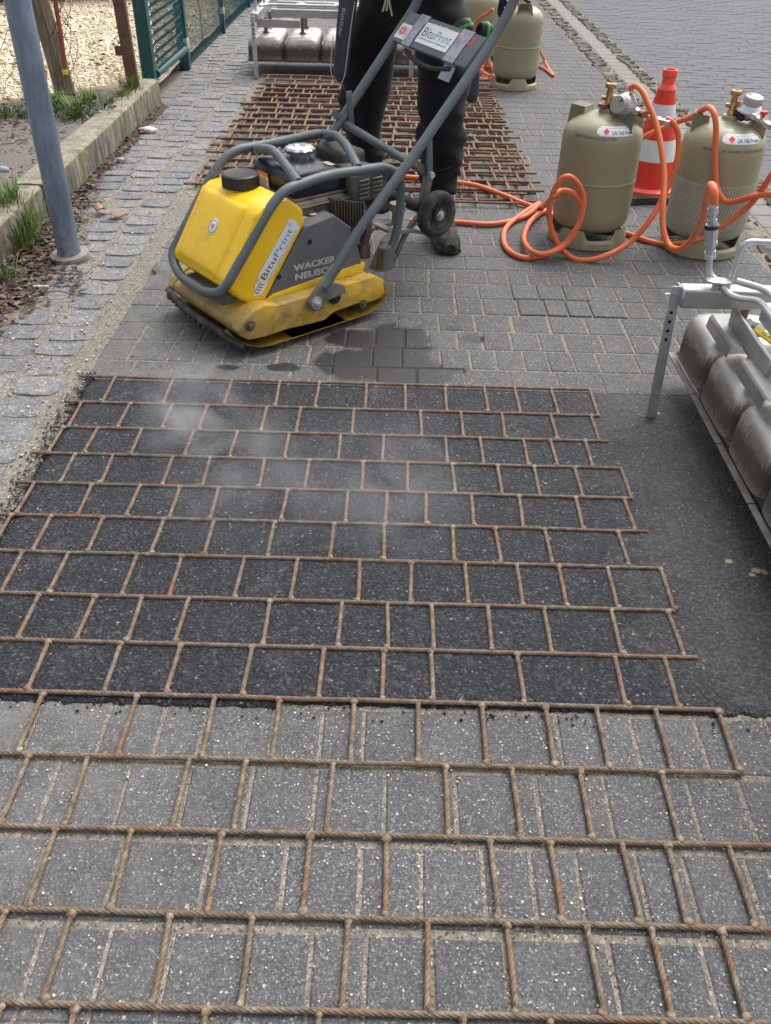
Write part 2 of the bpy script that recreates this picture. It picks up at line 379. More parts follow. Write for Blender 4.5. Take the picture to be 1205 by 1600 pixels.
def m_glosscyl():
    s = NT('olive_grey_enamel'); p = s.obj()
    c = s.mix(s.ramp(s.noise(4., p, 5.), [(.35, 0.), (.65, 1.)]), (.275, .265, .165), (.325, .312, .20))
    sc = s.ramp(s.noise(45., p, 7., .85), [(.70, 0.), (.74, 1.)]); c = s.mix(s.math('MULTIPLY', sc, .6), c, (.52, .49, .38))
    sk = s.ramp(s.noise(1., s.scale(p, (16., 16., 5.)), 8., .8), [(.62, 0.), (.75, .7)]); c = s.mix(s.math('MULTIPLY', sk, .4), c, (.17, .155, .105))
    return s.out(c, s.math('ADD', .30, s.math('MULTIPLY', s.noise(20., p, 5.), .2)), 0., s.bump(s.noise(14., p, 4.), .08, .003), coat=.15)
def m_steelpost():
    s = NT('grey_blue_galvanised'); p = s.obj()
    c = s.mix(s.ramp(s.noise(1., s.scale(p, (22., 22., 7.)), 7., .7), [(.35, 0.), (.68, 1.)]), (.115, .155, .215), (.24, .30, .385))
    w_ = s.ramp(s.noise(1., s.scale(p, (60., 60., 16.)), 8., .85), [(.68, 0.), (.73, 1.)]); c = s.mix(s.math('MULTIPLY', w_, .8), c, (.52, .56, .60))
    z = s.sepr(p)[2]; b_ = s.math('MULTIPLY', s.ramp(z, [(0., 1.), (.16, 0.)]), s.ramp(s.noise(60., p, 7., .8), [(.45, 0.), (.6, 1.)])); c = s.mix(s.math('MULTIPLY', b_, .7), c, (.42, .43, .40))
    return s.out(c, .5, .35, s.bump(s.noise(30., p, 6.), .25, .003))
def m_wood():
    s = NT('weathered_wood'); p = s.obj(); g = s.noise(1., s.scale(p, (60., 60., 3.)), 7., .65)
    c = s.ramp(g, [(.3, (.07, .052, .035)), (.5, (.22, .175, .125)), (.7, (.38, .33, .26))])
    return s.out(c, .9, 0., s.bump(g, 1., .012))
def m_cloth(name, c, rough=.95):
    s = NT(name); p = s.obj(); a = s.noise(500., p, 2.)
    cc = s.mix(s.ramp(s.noise(12., p, 6.), [(.4, 0.), (.75, 1.)]), c, tuple(x*1.5+.003 for x in c))
    m_ = s.out(cc, rough, 0., s.bump(a, .3, .001), spec=.2); s.b.inputs['Sheen Weight'].default_value = .10; return m_
def m_tape(): 
    s = NT('grey_duct_tape'); p = s.obj(); c = s.mix(s.ramp(s.noise(40., p, 5.), [(.4, 0.), (.6, 1.)]), (.24, .255, .30), (.36, .38, .43))
    return s.out(c, .38, 0., s.bump(s.noise(1., s.scale(p, (160., 20., 160.)), 4.), .5, .003))
M = dict(
 paver=m_paver(), sand=m_sand(), asphalt=m_asphalt(), rope=m_rope(.52), rope_far=m_rope(.42, 'rusty_rope'), sett=m_sett(), dark=m_darkpaver(),
 kerb=m_kerb(), soil=m_soil(), humus=m_litter_soil(), pebble=m_pebble(), inox=m_inox(), yellow=m_yellow(.60), yellow_d=m_platey(),
 cyl=m_glosscyl(), post=m_steelpost(), wood=m_wood(), tape=m_tape(),
 deadleaf=m_leaf('dead_leaf', (.025, .016, .011), (.075, .045, .03), (.25, .16, .11)),
 grass=m_leaf('grass_blade', (.05, .10, .014), (.11, .21, .03), (.30, .34, .10)),
 ivy=m_leaf('ivy_leaf', (.018, .04, .018), (.04, .075, .035), (.11, .15, .08)),
 galv=simple('zinc_plated', (.60, .62, .64), .40, .65, .2, 30.), alu=simple('brushed_steel_frame', (.50, .50, .49), .42, .75, .22, 9., (.30, .28, .24), 7., .66),
 tube=simple('grey_powder_coat', (.115, .14, .15), .45, .1, .25, 9., (.30, .28, .24), 11., .66), tubew=simple('worn_grey_bracket', (.13, .14, .14), .55, .2, .3, 14., (.27, .24, .19), 8., .52),
 cover=simple('grey_cover_plastic', (.115, .122, .13), .6, 0., .15, 7., (.20, .19, .17), 6., .62),
 black=simple('black_plastic', (.018, .018, .02), .45, 0., .3, 20., (.14, .13, .11), 9., .62), blackgloss=simple('black_enamel', (.014, .017, .028), .22, 0., .2, 6., (.10, .10, .11), 8., .66, .05),
 dustblack=simple('dusty_black_plastic', (.045, .045, .045), .7, 0., .3, 16., (.17, .155, .13), 9., .50, .5, 80.),
 rubber=simple('dusty_rubber', (.035, .035, .035), .85, 0., .3, 18., (.13, .12, .105), 9., .52, .4, 90.),
 iron=simple('cast_metal', (.20, .19, .18), .55, .7, .3, 20., (.15, .09, .05), 12., .55), chrome=simple('chromed_cap', (.60, .61, .63), .3, .9, .1, 8.),
 brass=simple('brass', (.50, .33, .12), .32, .9, .25, 30., (.20, .11, .05), 20., .6), copper=simple('copper_red_fitting', (.48, .17, .12), .4, .6, .25, 25.),
 knob=simple('pale_grey_knob', (.42, .42, .38), .5, 0., .12, 25.), white=simple('white_label', (.74, .76, .78), .45, 0., .05, 10.),
 whiteref=simple('white_reflective_band', (.66, .68, .70), .45, 0., .07, 60.), red=simple('red_cone_plastic', (.75, .035, .015), .42, 0., .15, 6., (.62, .12, .08), 20., .64), salmon=simple('bright_red_rubber', (.85, .10, .06), .5, 0., .08, 8.),
 hose=simple('orange_hose_rubber', (.80, .17, .052), .5, 0., .14, 10., (.50, .16, .08), 12., .62, .12, 40.), green=simple('green_lime_plastic', (.05, .45, .04), .4, 0., .1), valve=simple('yellow_lever', (.85, .62, .01), .45, 0., .08),
 fence=simple('dark_green_coating', (.012, .085, .095), .4, 0., .25, 8., (.10, .13, .12), 10., .66), fencecap=simple('pale_grey_clamp', (.40, .42, .41), .6, 0., .2, 20.),
 brown=simple('brown_painted_steel', (.16, .085, .06), .6, 0., .25, 9., (.05, .03, .025), 8., .58), rustred=simple('red_painted_rod', (.35, .085, .05), .6, 0., .3, 12., (.12, .06, .04), 12., .55),
 edging=simple('terracotta_edging', (.36, .22, .16), .85, 0., .25, 20., (.25, .2, .15), 12., .55), wire=simple('old_fence_wire', (.10, .09, .08), .6, .4, .3, 20.), concrete=simple('grey_concrete', (.33, .32, .29), .9, 0., .3, 14., (.16, .15, .12), 14., .55, .6, 90.),
 trousers=m_cloth('black_work_cloth', (.009, .009, .011)), pocket=m_cloth('dark_grey_nylon', (.045, .046, .058), .7), piping=simple('pale_piping', (.55, .53, .47), .6, 0., .1), jacket=m_cloth('navy_jacket', (.012, .015, .03)),
 skin=simple('skin', (.50, .28, .20), .55, 0., .1, 20.), glove=m_cloth('navy_glove', (.012, .014, .03)), hair=m_cloth('brown_hair', (.04, .025, .015)), boot=simple('dusty_boot', (.028, .026, .024), .85, 0., .4, 25., (.22, .19, .15), 14., .54, .6, 80.),
 txt_w=simple('pale_lettering', (.46, .47, .46), .5, 0., .06), txt_d=simple('dark_lettering', (.045, .05, .055), .5, 0., .05), txt_t=simple('teal_lettering', (.04, .33, .32), .5, 0., .05), txt_r=simple('red_lettering', (.70, .05, .07), .5, 0., .05),
 txt_l=simple('thin_grey_lettering', (.30, .31, .33), .5, 0., .05), txt_b=simple('black_stencil', (.03, .03, .025), .6, 0., .05), txt_bl=simple('blue_grey_lettering', (.08, .13, .22), .5, 0., .05),
 orangelab=simple('orange_label', (.75, .20, .05), .5, 0., .05), mesh=simple('pale_netting', (.58, .58, .50), .5, 0., .1), cord=simple('pale_cord', (.45, .42, .28), .8, 0., .15), litterw=simple('weathered_white', (.62, .60, .54), .8, 0., .15, 20.), stone=simple('pale_blue_stone', (.36, .39, .42), .85, 0., .2, 30.), twig=simple('twig', (.12, .08, .05), .9, 0., .3, 20.), board=simple('beige_steel', (.33, .32, .27), .6, .2, .2, 12., (.20, .17, .13), 10., .55))
# ================================================================ SETTING
rnd = random.Random(3)
mb = MB(); mb.add([(-40, -10, -.0026), (40, -10, -.0026), (40, 80, -.0026), (-40, 80, -.0026)], [(0, 1, 2, 3)])
ground = tag(mb.build('ground', M['sand'], ang=0), 'sandy bedding that fills the joints between the paving stones', kind='structure')

def slab_mesh(name, w, d, h, ch, mat_, jit=0., n=0, r_=rnd):
    # paving stone: top face, worn chamfer, sides
    if n == 0: base = [(-w/2, -d/2), (w/2, -d/2), (w/2, d/2), (-w/2, d/2)]
    else:
        base = []
        for i in range(n):
            a = 2*math.pi*(i+.5)/n; c, s_ = math.cos(a), math.sin(a); e = .36
            base.append((w/2*math.copysign(abs(c)**e, c), d/2*math.copysign(abs(s_)**e, s_)))
    base = [(x+r_.uniform(-jit, jit), y+r_.uniform(-jit, jit)) for x, y in base]; k = len(base)
    ins = [(x*(1-2*ch/w), y*(1-2*ch/d)) for x, y in base]
    v = [(x, y, h+r_.uniform(-jit, jit)*.25) for x, y in ins]+[(x, y, h-min(ch*.7, .0022) if ch < .01 else h-ch*.7) for x, y in base]+[(x, y, h-.03) for x, y in base]
    f = [tuple(range(k))]
    for a in (0, k):
        for i in range(k): j = (i+1) % k; f.append((a+i, a+k+i, a+k+j, a+j))
    me = bpy.data.meshes.new(name); me.from_pydata(v, [], f); me.materials.append(mat_); me.update(); return me

paving = tag(thing('brick_paving', None, None), 'grey concrete block paving of the lane in staggered courses', kind='structure')
# courses (y0, y1) from the near edge outwards
edges = [-.06, .08, .22, .36, .501, .642, .786, .931, 1.066]
far = [2.276+.1345*k for k in range(0, 68)]
near_j = {(.931, 1.066): [-0.502, -0.401, -0.322, -0.197, -0.107, -0.030, 0.069, 0.191, 0.327, 0.464, 0.586, 0.721],
 (.786, .931): [-0.557, -0.433, -0.327, -0.219, -0.107, 0.012, 0.132, 0.273, 0.392, 0.535, 0.628],
 (.642, .786): [-0.531, -0.410, -0.268, -0.144, -0.025, 0.071, 0.170, 0.246, 0.320, 0.417, 0.493, 0.591],
 (.501, .642): [-0.489, -0.389, -0.297, -0.183, -0.091, -0.012, 0.085, 0.192, 0.346, 0.482]}
cells = []
def course(y0, y1, given=None):
    if given: xs = [given[0]-.13*k for k in range(5, 0, -1)]+given+[given[-1]+.125*k for k in range(1, 7)]
    else:
        xs = [-.905-rnd.uniform(0, .01)]
        wset = rnd.choice([[.078, .095, .095, .125], [.12, .14, .145, .125], [.095, .125, .15]])
        while xs[-1] < 1.47: xs.append(xs[-1]+rnd.choice(wset)+rnd.uniform(-.004, .004))
    for a, b in zip(xs, xs[1:]):
        if b > -1.02 and a < 1.52: cells.append((a, b, y0, y1))
for a, b in zip(edges, edges[1:]): course(a, b, near_j.get((a, b)))
for a, b in zip(far, far[1:]): course(a, b)
for k in range(-4, 0): course(edges[0]+k*.14, edges[0]+(k+1)*.14)
def seen(x, y): return abs(x)/(.793*y+.78) < .47 and y > .40
cand = sorted([c for c in cells if seen((c[0]+c[1])/2, (c[2]+c[3])/2)], key=lambda c: c[2])
solo = set(cand[:300])
cache = {}
SV = []; SF = []
def add_stuff(V, F, me, loc, rz=0.):
    n = len(V); ca, sa = math.cos(rz), math.sin(rz)
    for q in me.vertices: x, y, z = q.co; V.append((x*ca-y*sa+loc[0], x*sa+y*ca+loc[1], z+loc[2]))
    for p in me.polygons: F.append(tuple(i+n for i in p.vertices))
for c in cells:
    w_ = c[1]-c[0]-(.0065 if c[2] < 1.1 else .0055); d_ = c[3]-c[2]-(.0125 if c[2] < 1.1 else .0055)
    if c[2] < 1.1: off = -.002
    else: off = 0
    key = (round(w_, 2), round(d_, 2), rnd.randint(0, 2))
    if key not in cache: cache[key] = slab_mesh('brick', key[0] if c[2] > 1.1 else w_, d_, .0, .003, M['paver'], .0010)
    me = cache[key] if c[2] > 1.1 else slab_mesh('brick', w_, d_, .0, .0032, M['paver'], .0013)
    loc = ((c[0]+c[1])/2, (c[2]+c[3])/2+off, rnd.uniform(-.0012, .0006))
    if 2.8 < c[2] < 2.95 and .38 < c[0] < .72: loc = (loc[0], loc[1], .004)      # the blocks that stand proud
    if c in solo: inst('brick', me, paving, loc, rnd.uniform(-.004, .004))
    else: add_stuff(SV, SF, me, loc)
me = bpy.data.meshes.new('far_bricks'); me.from_pydata(SV, [], SF); me.materials.append(M['paver'])
tag(link(bpy.data.objects.new('far_bricks', me), paving), kind='stuff')

# ---- granite setts along the kerb
setts = tag(thing('cobblestone_strip', None, None), 'strip of blue grey granite setts in sandy joints beside the kerb', kind='structure')
sm = [slab_mesh('cobblestone', 1, 1, 0, .035, M['sett'], .035, 10) for _ in range(9)]
for q in sm:
    for v in q.vertices:
        if v.co.z < -.02: v.co.z = -.9
        elif v.co.z < -.001: v.co.z = -.16
        else: v.co.z = 0
k = 0
for ci, cx in enumerate((-1.345, -1.195, -1.045, -1.463)):
    y = .85+ci*.04 if ci < 3 else 5.80
    while y < 11.:
        d_ = rnd.uniform(.095, .128) if y < 6 else rnd.uniform(.10, .14)
        w_ = rnd.uniform(.132, .150) if ci < 3 else .085
        if y > .9: 
            o = inst('cobblestone', sm[k % 9], setts, (cx+rnd.uniform(-.008, .008)+.012*math.sin(y*1.3), y+d_/2, .0015+rnd.uniform(-.002, .003)), rnd.choice((0, math.pi))+rnd.uniform(-.05, .05), (w_, d_-.007, .022)); k += 1
        y += d_
# sandy flat edging strip between setts and pavers
strip = tag(thing('edge_slab_strip', None, None), 'narrow row of pale sandy concrete slabs between setts and pavers', kind='structure')
y = .8
while y < 11:
    d_ = rnd.uniform(.3, .42)
    inst('slab', slab_mesh('slab', .062, d_-.012, .0, .004, M['sand'], .002), strip, (-.945, y+d_/2, -.0012), rnd.uniform(-.01, .01)); y += d_
# ---- drainage gutter at the right: rough stones, flat slabs, rough stones
gut = tag(thing('gutter', None, None), 'shallow gutter of rough brown grey stones with flat slabs down its middle', kind='structure')
gm = [slab_mesh('gutter_stone', 1, 1, 0, .07, M['kerb'], .06, 8) for _ in range(8)]
for q in gm:
    for v in q.vertices:
        if v.co.z < -.02: v.co.z = -.9
        elif v.co.z < -.001: v.co.z = -.35
        else: v.co.z = rnd.uniform(-.12, .12)
s_gut = NT('gutter_stone'); p = s_gut.pos()
c = s_gut.ramp(s_gut.noise(30., p, 9., .75), [(.3, (.06, .052, .042)), (.5, (.16, .145, .12)), (.7, (.30, .275, .23))])
M['gstone'] = s_gut.out(c, .9, 0., s_gut.bump(s_gut.noise(60., p, 9., .8), 1., .02))
s_g2 = NT('gutter_slab'); p = s_g2.pos()
c = s_g2.ramp(s_g2.noise(60., p, 9., .7), [(.3, (.12, .115, .105)), (.5, (.19, .18, .165)), (.7, (.27, .255, .23))])
M['gslab'] = s_g2.out(c, .85, 0., s_g2.bump(s_g2.noise(90., p, 6., .7), .6, .005))
for q in gm: q.materials[0] = M['gstone']
n = 0
for cx, wd in ((1.555, .12), (1.80, .105)):
    y = 2.2
    while y < 14:
        d_ = rnd.uniform(.05, .10) if cx > 1.7 else rnd.uniform(.06, .11)
        o = inst('gutter_stone', gm[n % 8], gut, (cx+rnd.uniform(-.012, .012), y+d_/2, .0065+rnd.uniform(-.004, .005)), rnd.uniform(-.12, .12), (wd+rnd.uniform(-.015, .02), d_-.004, .03)); n += 1
        y += d_
y = 2.2; GV = []; GF = []
while y < 14:
    d_ = rnd.uniform(.14, .17)
    inst('gutter_slab', slab_mesh('gutter_slab', .115, d_-.008, 0, .006, M['gslab'], .002), gut, (1.68, y+d_/2, .001), 0); y += d_
# ---- dark interlocking pavers of the roadway beyond
road = tag(thing('road', None, None), 'dark grey interlocking block road beyond the gutter', kind='structure')
def wavy(w_, d_):
    # interlocking block with a kinked outline
    o = []
    for t, e in ((0, -.0), (.3, -.0), (.38, .14), (.62, .14), (.70, 0)): o.append((-w_/2+w_*t, -d_/2+d_*e))
    for t, e in ((0, 0), (.3, 0), (.5, .0), (.7, 0)): o.append((w_/2, -d_/2+d_*t))
    for t, e in ((0, 0), (.3, 0), (.38, .14), (.62, .14), (.70, 0)): o.append((w_/2-w_*t, d_/2+d_*e))
    for t in (0, .3, .5, .7): o.append((-w_/2, d_/2-d_*t))
    return o
def wavy_mesh():
    b = wavy(.196, .094); k_ = len(b); ins = [(x*.955, y*.93) for x, y in b]
    v = [(x, y, .0) for x, y in ins]+[(x, y, -.003) for x, y in b]+[(x, y, -.03) for x, y in b]; f = [tuple(range(k_))]
    for a in (0, k_):
        for i in range(k_): j = (i+1) % k_; f.append((a+i, a+k_+i, a+k_+j, a+j))
    me_ = bpy.data.meshes.new('block'); me_.from_pydata(v, [], f); me_.materials.append(M['dark']); me_.update(); return me_
wm = wavy_mesh(); RV = []; RF = []
blk = []
r_i = 0; y = 2.2
while y < 16.:
    x = 1.97+(.1 if r_i % 2 else 0.)
    while x < 1.97+.2*(11+y*.55):
        blk.append((x, y)); x += .2
    y += .1; r_i += 1
vis = sorted([b for b in blk if b[1] > 3.6 and b[0]/(.793*b[1]+.78) < .465], key=lambda b: b[1]); vset = set(vis[:300])
for b in blk:
    z = rnd.uniform(-.0016, .0016)
    if b in vset: inst('block', wm, road, (b[0], b[1], z), rnd.uniform(-.006, .006))
    else: add_stuff(RV, RF, wm, (b[0], b[1], z))
me = bpy.data.meshes.new('far_blocks'); me.from_pydata(RV, [], RF); me.materials.append(M['dark'])
tag(link(bpy.data.objects.new('far_blocks', me), road), kind='stuff')
mb = MB(); mb.add([(1.862, 2.2, -.0021), (20, 2.2, -.0021), (20, 30, -.0021), (1.862, 30, -.0021)], [(0, 1, 2, 3)]); o = mb.build('road_joint_fill', M['dark'], ang=0); tag(o, 'dark grit in the joints of the far roadway', kind='structure')

# ---- fresh bitumen layer: one thin slab with a ragged edge
def ragged(n, amp, sc, seed): return [amp*(mnoise.noise(Vector((i*sc, seed, 0)))+.5*mnoise.noise(Vector((i*sc*3.1, seed, 5)))) for i in range(n)]
nx, ny = 300, 150
X0, X1, Y0, Y1 = -.90, 1.44, 1.068, 2.272
lj = ragged(ny, .022, .35, 1.); nj = ragged(nx, .010, .3, 9.)
V = []; F = []
for j in range(ny):
    for i in range(nx):
        ty = j/(ny-1); tx = i/(nx-1)
        y_ = Y0+(Y1-Y0)*ty; x0_ = X0+lj[j]+.015*(1-ty)
        x_ = x0_+(X1-x0_)*tx
        if j == 0: y_ += nj[i]-(.012 if x_ < -.2 else 0)
        z = .0068+.0013*mnoise.noise(Vector((x_*30, y_*30, 0)))+.0012*mnoise.noise(Vector((x_*90, y_*90, 2)))
        if i < 4: z -= (4-i)*.0018
        if j in (0,): z -= .0055
        if j == 1: z -= .003
        if j == 2: z -= .001
        if j == ny-1: z -= .0035
        V.append((x_, y_, z))
for j in range(ny-1):
    for i in range(nx-1): a = j*nx+i; F.append((a, a+1, a+nx+1, a+nx))
n0 = len(V); per = [i for i in range(nx)]+[j*nx+nx-1 for j in range(1, ny)]+[(ny-1)*nx+i for i in range(nx-2, -1, -1)]+[j*nx for j in range(ny-2, 0, -1)]
for i in per: V.append((V[i][0], V[i][1], -.004))
for a in range(len(per)):
    b = (a+1) % len(per); F.append((per[a], n0+a, n0+b, per[b]))
npmesh_o = npmesh('asphalt', V, F, M['asphalt'], smooth=True); tag(npmesh_o, 'thin layer of fresh black bitumen rolled over the pavers', kind='structure')
# crumbs of bitumen scattered at its left edge
V = []; F = []
def chip(V, F, x, y, z, s_, r_=rnd, flat=.6):
    n_ = len(V); q = [(1, 0, 0), (-1, 0, 0), (0, 1, 0), (0, -1, 0), (0, 0, 1), (0, 0, -1)]; a = r_.uniform(0, 3.14); ca, sa = math.cos(a), math.sin(a)
    for (i, j, k_) in q:
        i2, j2, k2 = i*s_*r_.uniform(.7, 1.3), j*s_*r_.uniform(.7, 1.3), k_*s_*flat
        V.append((x+i2*ca-j2*sa, y+i2*sa+j2*ca, z+k2))
    for t in ((0, 2, 4), (2, 1, 4), (1, 3, 4), (3, 0, 4), (2, 0, 5), (1, 2, 5), (3, 1, 5), (0, 3, 5)): F.append(tuple(n_+i for i in t))
for _ in range(1500):
    y = rnd.uniform(1.15, 2.32); x = -.885-abs(rnd.gauss(0, .028)); chip(V, F, x, y, .003, rnd.choice((.0015, .002, .0025, .004)))
for _ in range(160): chip(V, F, rnd.gauss(-.98, .12), rnd.uniform(1.7, 4.2), .003, rnd.uniform(.0015, .004))
for _ in range(60): chip(V, F, rnd.uniform(-.7, .8), rnd.uniform(1.03, 1.06), .003, rnd.uniform(.002, .004))
tag(npmesh('bitumen_crumbs', V, F, M['asphalt']), 'black bitumen crumbs scattered at the left edge of the fresh layer', 'crumbs', kind='stuff')
# loose grit on the pavers
V = []; F = []
for _ in range(2600):
    x = rnd.uniform(-.95, 1.45); y = rnd.choice((rnd.uniform(.4, 1.06), rnd.uniform(2.3, 7), rnd.uniform(2.3, 7)))
    chip(V, F, x, y, .001, rnd.choice((.0012, .0016, .002, .003)), flat=.5)
for _ in range(1500):
    chip(V, F, rnd.uniform(-1.45, -.9), rnd.uniform(1.4, 9), .003, rnd.choice((.002, .003, .004, .006)), flat=.5)
tag(npmesh('loose_grit', V, F, M['pebble']), 'pale loose grit strewn over pavers and setts', 'grit', kind='stuff')

# ---- kerb: long stones, top .15 above the setts
kerb = thing('kerb', 'old mossy concrete kerb between the planting bed and the setts', 'kerb')
def kerb_stone(y0, y1, x1, x0, h):
    bm = bmesh.new(); ny_ = max(2, int((y1-y0)/.02)); prof = [(x0, -.02), (x0, h-.004), (x0+.01, h), ((x0+x1)/2, h+.001), (x1-.012, h), (x1, h-.012), (x1+.003, h*.5), (x1+.004, -.02)]
    rows_ = []
    for j in range(ny_+1):
        y = y0+(y1-y0)*j/ny_; rr = []
        for (x, z) in prof:
            d = mnoise.noise(Vector((x*9, y*9, z*9)))*.006+mnoise.noise(Vector((x*40, y*40, z*40)))*.0035
            rr.append(bm.verts.new((x+d, y, z+d*.8)))
        rows_.append(rr)
    for a, b in zip(rows_, rows_[1:]):
        for i in range(len(prof)-1): bm.faces.new((a[i], b[i], b[i+1], a[i+1]))
    bm.faces.new(rows_[0]); bm.faces.new(rows_[-1][::-1]); q = MB(); q.addbm(bm)
    return q.build('kerb_stone', M['kerb'], kerb, ang=60)
kerb_stone(1.9, 3.62, -1.455, -1.575, .148); kerb_stone(3.628, 5.70, -1.44, -1.575, .152)
# ---- planting bed soil
mb = MB(); nx2 = 60; vv = []; ff = []
for j in range(61):
    for i in range(61):
        x = -4.2+(4.2-1.572)*i/60; y = 1.6+(5.06+max(0, (x+2.2))*1.0-1.6)*j/60
        z = .125+.012*mnoise.noise(Vector((x*6, y*6, 0)))+.006*mnoise.noise(Vector((x*25, y*25, 0)))
        vv.append((x, y, z))
for j in range(60):
    for i in range(60): a = j*61+i; ff.append((a, a+1, a+62, a+61))
mb.add(vv, ff); tag(mb.build('planting_bed', M['soil'], ang=180), 'bare grey brown soil of the bed behind the kerb', kind='structure')
V = []; F = []
for _ in range(2600):
    x = rnd.uniform(-3.2, -1.58); y = rnd.uniform(2.4, 5.3); chip(V, F, x, y, .128, rnd.choice((.003, .004, .006, .009)))
tag(npmesh('bed_pebbles', V, F, simple('bed_pebble', (.26, .24, .21), .9, 0., .4, 40.)), 'small grey pebbles on the bare planting bed', 'pebbles', kind='stuff')
# ---- cream gravel yard
mb = MB(); vv = []; ff = []
for j in range(41):
    for i in range(41):
        x = -7+(7-1.53)*i/40; y = 4.9+7*j/40; vv.append((x, y, .055+.014*mnoise.noise(Vector((x*3, y*3, 0)))))
for j in range(40):
    for i in range(40): a = j*41+i; ff.append((a, a+1, a+42, a+41))
mb.add(vv, ff); tag(mb.build('gravel_bed', M['pebble'], ang=180), 'bed under the cream gravel of the yard', kind='structure')
V = []; F = []
n_g = 0
while n_g < 17000:
    y = 5.0+6*(rnd.random()**1.3); x = rnd.uniform(-4.4, -1.54)
    if y < 5.7+ (x+1.65)*.85 or (x > -1.62 and y < 5.8): n_g += 1; continue
    chip(V, F, x, y, .068+.014*mnoise.noise(Vector((x*3, y*3, 0)))+rnd.uniform(-.003, .006), rnd.uniform(.008, .0155), flat=.62); n_g += 1
tag(npmesh('gravel', V, F, M['pebble']), 'cream coloured gravel spread over the yard behind the fence', 'gravel', kind='stuff')
V = []; F = []
for _ in range(230):
    x = rnd.uniform(-3.6, -1.6); y = rnd.uniform(6., 9.5); chip(V, F, x, y, .088, rnd.uniform(.008, .022), flat=.4)
tag(npmesh('leaves_on_gravel', V, F, M['deadleaf']), 'brown leaf bits lying on the cream gravel', 'leaf bits', kind='stuff')
# terracotta edging boards
ed = thing('garden_edging', 'terracotta edging boards in front of the cream gravel', 'edging')
for a, b in ((Vector((-3.4, 4.0, 0)), Vector((-2.22, 5.06, 0))), (Vector((-2.2, 5.08, 0)), Vector((-1.90, 5.38, 0))), (Vector((-1.885, 5.39, 0)), Vector((-1.60, 5.68, 0)))):
    d = (b-a); Mx = Matrix.Translation((a+b)/2) @ Matrix.Rotation(math.atan2(d.y, d.x), 4, 'Z')
    mb = MB(); mb.box((0, 0, .075), (d.length-.01, .075, .11), Mx, .008); mb.build('edging_board', M['edging'], ed)

# ---- leaf litter in the corner between kerb and setts
mb = MB(); vv = []; ff = []; NJ = 220
for j in range(NJ+1):
    y = 1.6+4.1*j/NJ
    wd = .05+.16*max(0, 1-abs(y-2.95)/.55)+.06*max(0, 1-abs(y-3.6)/.5)+.05*mnoise.noise(Vector((y*3, 0, 0)))+.028*mnoise.noise(Vector((y*14, 3, 0)))
    if y < 2.6: wd += .10
    for i in range(9):
        t = i/8; x = -1.452+wd*t; z = .022*(1-t)**.8+.006*mnoise.noise(Vector((x*30, y*30, 0)))*(1-t)-.004*t+(.002)
        vv.append((x, y, z))
for j in range(NJ):
    for i in range(8): a = j*9+i; ff.append((a, a+1, a+10, a+9))
mb.add(vv, ff); tag(mb.build('humus_strip', M['humus'], ang=180), 'dark crumbly humus gathered along the foot of the kerb', kind='structure')
def leaf_quad(V, F, c, s_, r_=rnd, lift=.3, asp=.6, seg=1):
    a = r_.uniform(0, 6.283); t = r_.uniform(-lift, lift); u_ = Vector((math.cos(a), math.sin(a), t)).normalized(); w_ = u_.cross(Vector((r_.uniform(-lift, lift), r_.uniform(-lift, lift), 1))).normalized()
    n_ = len(V); cu = Vector((0, 0, s_*r_.uniform(.1, .35)))
    pts = [c-u_*s_, c-u_*s_*.25+w_*s_*asp+cu, c+u_*s_*.5+w_*s_*asp*.7+cu*.6, c+u_*s_, c+u_*s_*.4-w_*s_*asp*.8+cu*.7, c-u_*s_*.3-w_*s_*asp+cu]
    V += [tuple(p_) for p_ in pts]; F.append((n_, n_+1, n_+2, n_+3)); F.append((n_, n_+3, n_+4, n_+5))
V = []; F = []
for _ in range(4200):
    y = rnd.choice((rnd.uniform(1.7, 5.6), rnd.gauss(2.95, .3), rnd.gauss(2.9, .4), rnd.gauss(3.6, .35)))
    if y < 1.6 or y > 5.75: continue
    wd = .07+.19*max(0, 1-abs(y-2.95)/.6)+.07*max(0, 1-abs(y-3.6)/.5)
    x = -1.447+abs(rnd.gauss(0, wd*.5)); leaf_quad(V, F, Vector((x, y, .010+.016*max(0, 1-(x+1.45)/.15))), rnd.choice((.004, .006, .008, .012, .018)))
for _ in range(240): leaf_quad(V, F, Vector((rnd.uniform(-1.42, -1.0), rnd.uniform(2.2, 7.5), .005)), rnd.choice((.003, .005, .008)))
for _ in range(420): leaf_quad(V, F, Vector((rnd.uniform(-2.6, -1.62), rnd.uniform(4.3, 5.1), .135)), rnd.choice((.008, .012, .02)))
tag(npmesh('dead_leaves', V, F, M['deadleaf']), 'crushed brown leaves heaped along the foot of the kerb', 'leaf litter', kind='stuff')
# two big curled leaves and other single things lying there
def big_leaf(loc, rz, s_, label):
    mb = MB(); n_ = 11; out = []
    for i in range(n_):
        a = 2*math.pi*i/n_; r_ = s_*(1. if i % 2 == 0 else .66); out.append((r_*math.cos(a), r_*.62*math.sin(a), .010+.012*math.sin(a*2+1)))
    vv = [(0, 0, .004)]+out; ff = [(0, 1+i, 1+(i+1) % n_) for i in range(n_)]
    mb.add(vv, ff); o = mb.build('dead_leaf', M['bigleaf'], ang=180); o.location = loc; o.rotation_euler = (0, 0, rz)
    sol = o.modifiers.new('thick', 'SOLIDIFY'); sol.thickness = .001; tag(o, label, 'leaf')
M['bigleaf'] = simple('copper_leaf', (.36, .17, .10), .6, 0., .3, 40.)
big_leaf((-1.181, 3.681, 0.012), .2, .048, 'copper brown curled leaf lying on the setts right of the steel post')
big_leaf((-1.263, 3.724, 0.020), 2., .045, 'darker curled leaf touching the leaf litter beside the steel post')
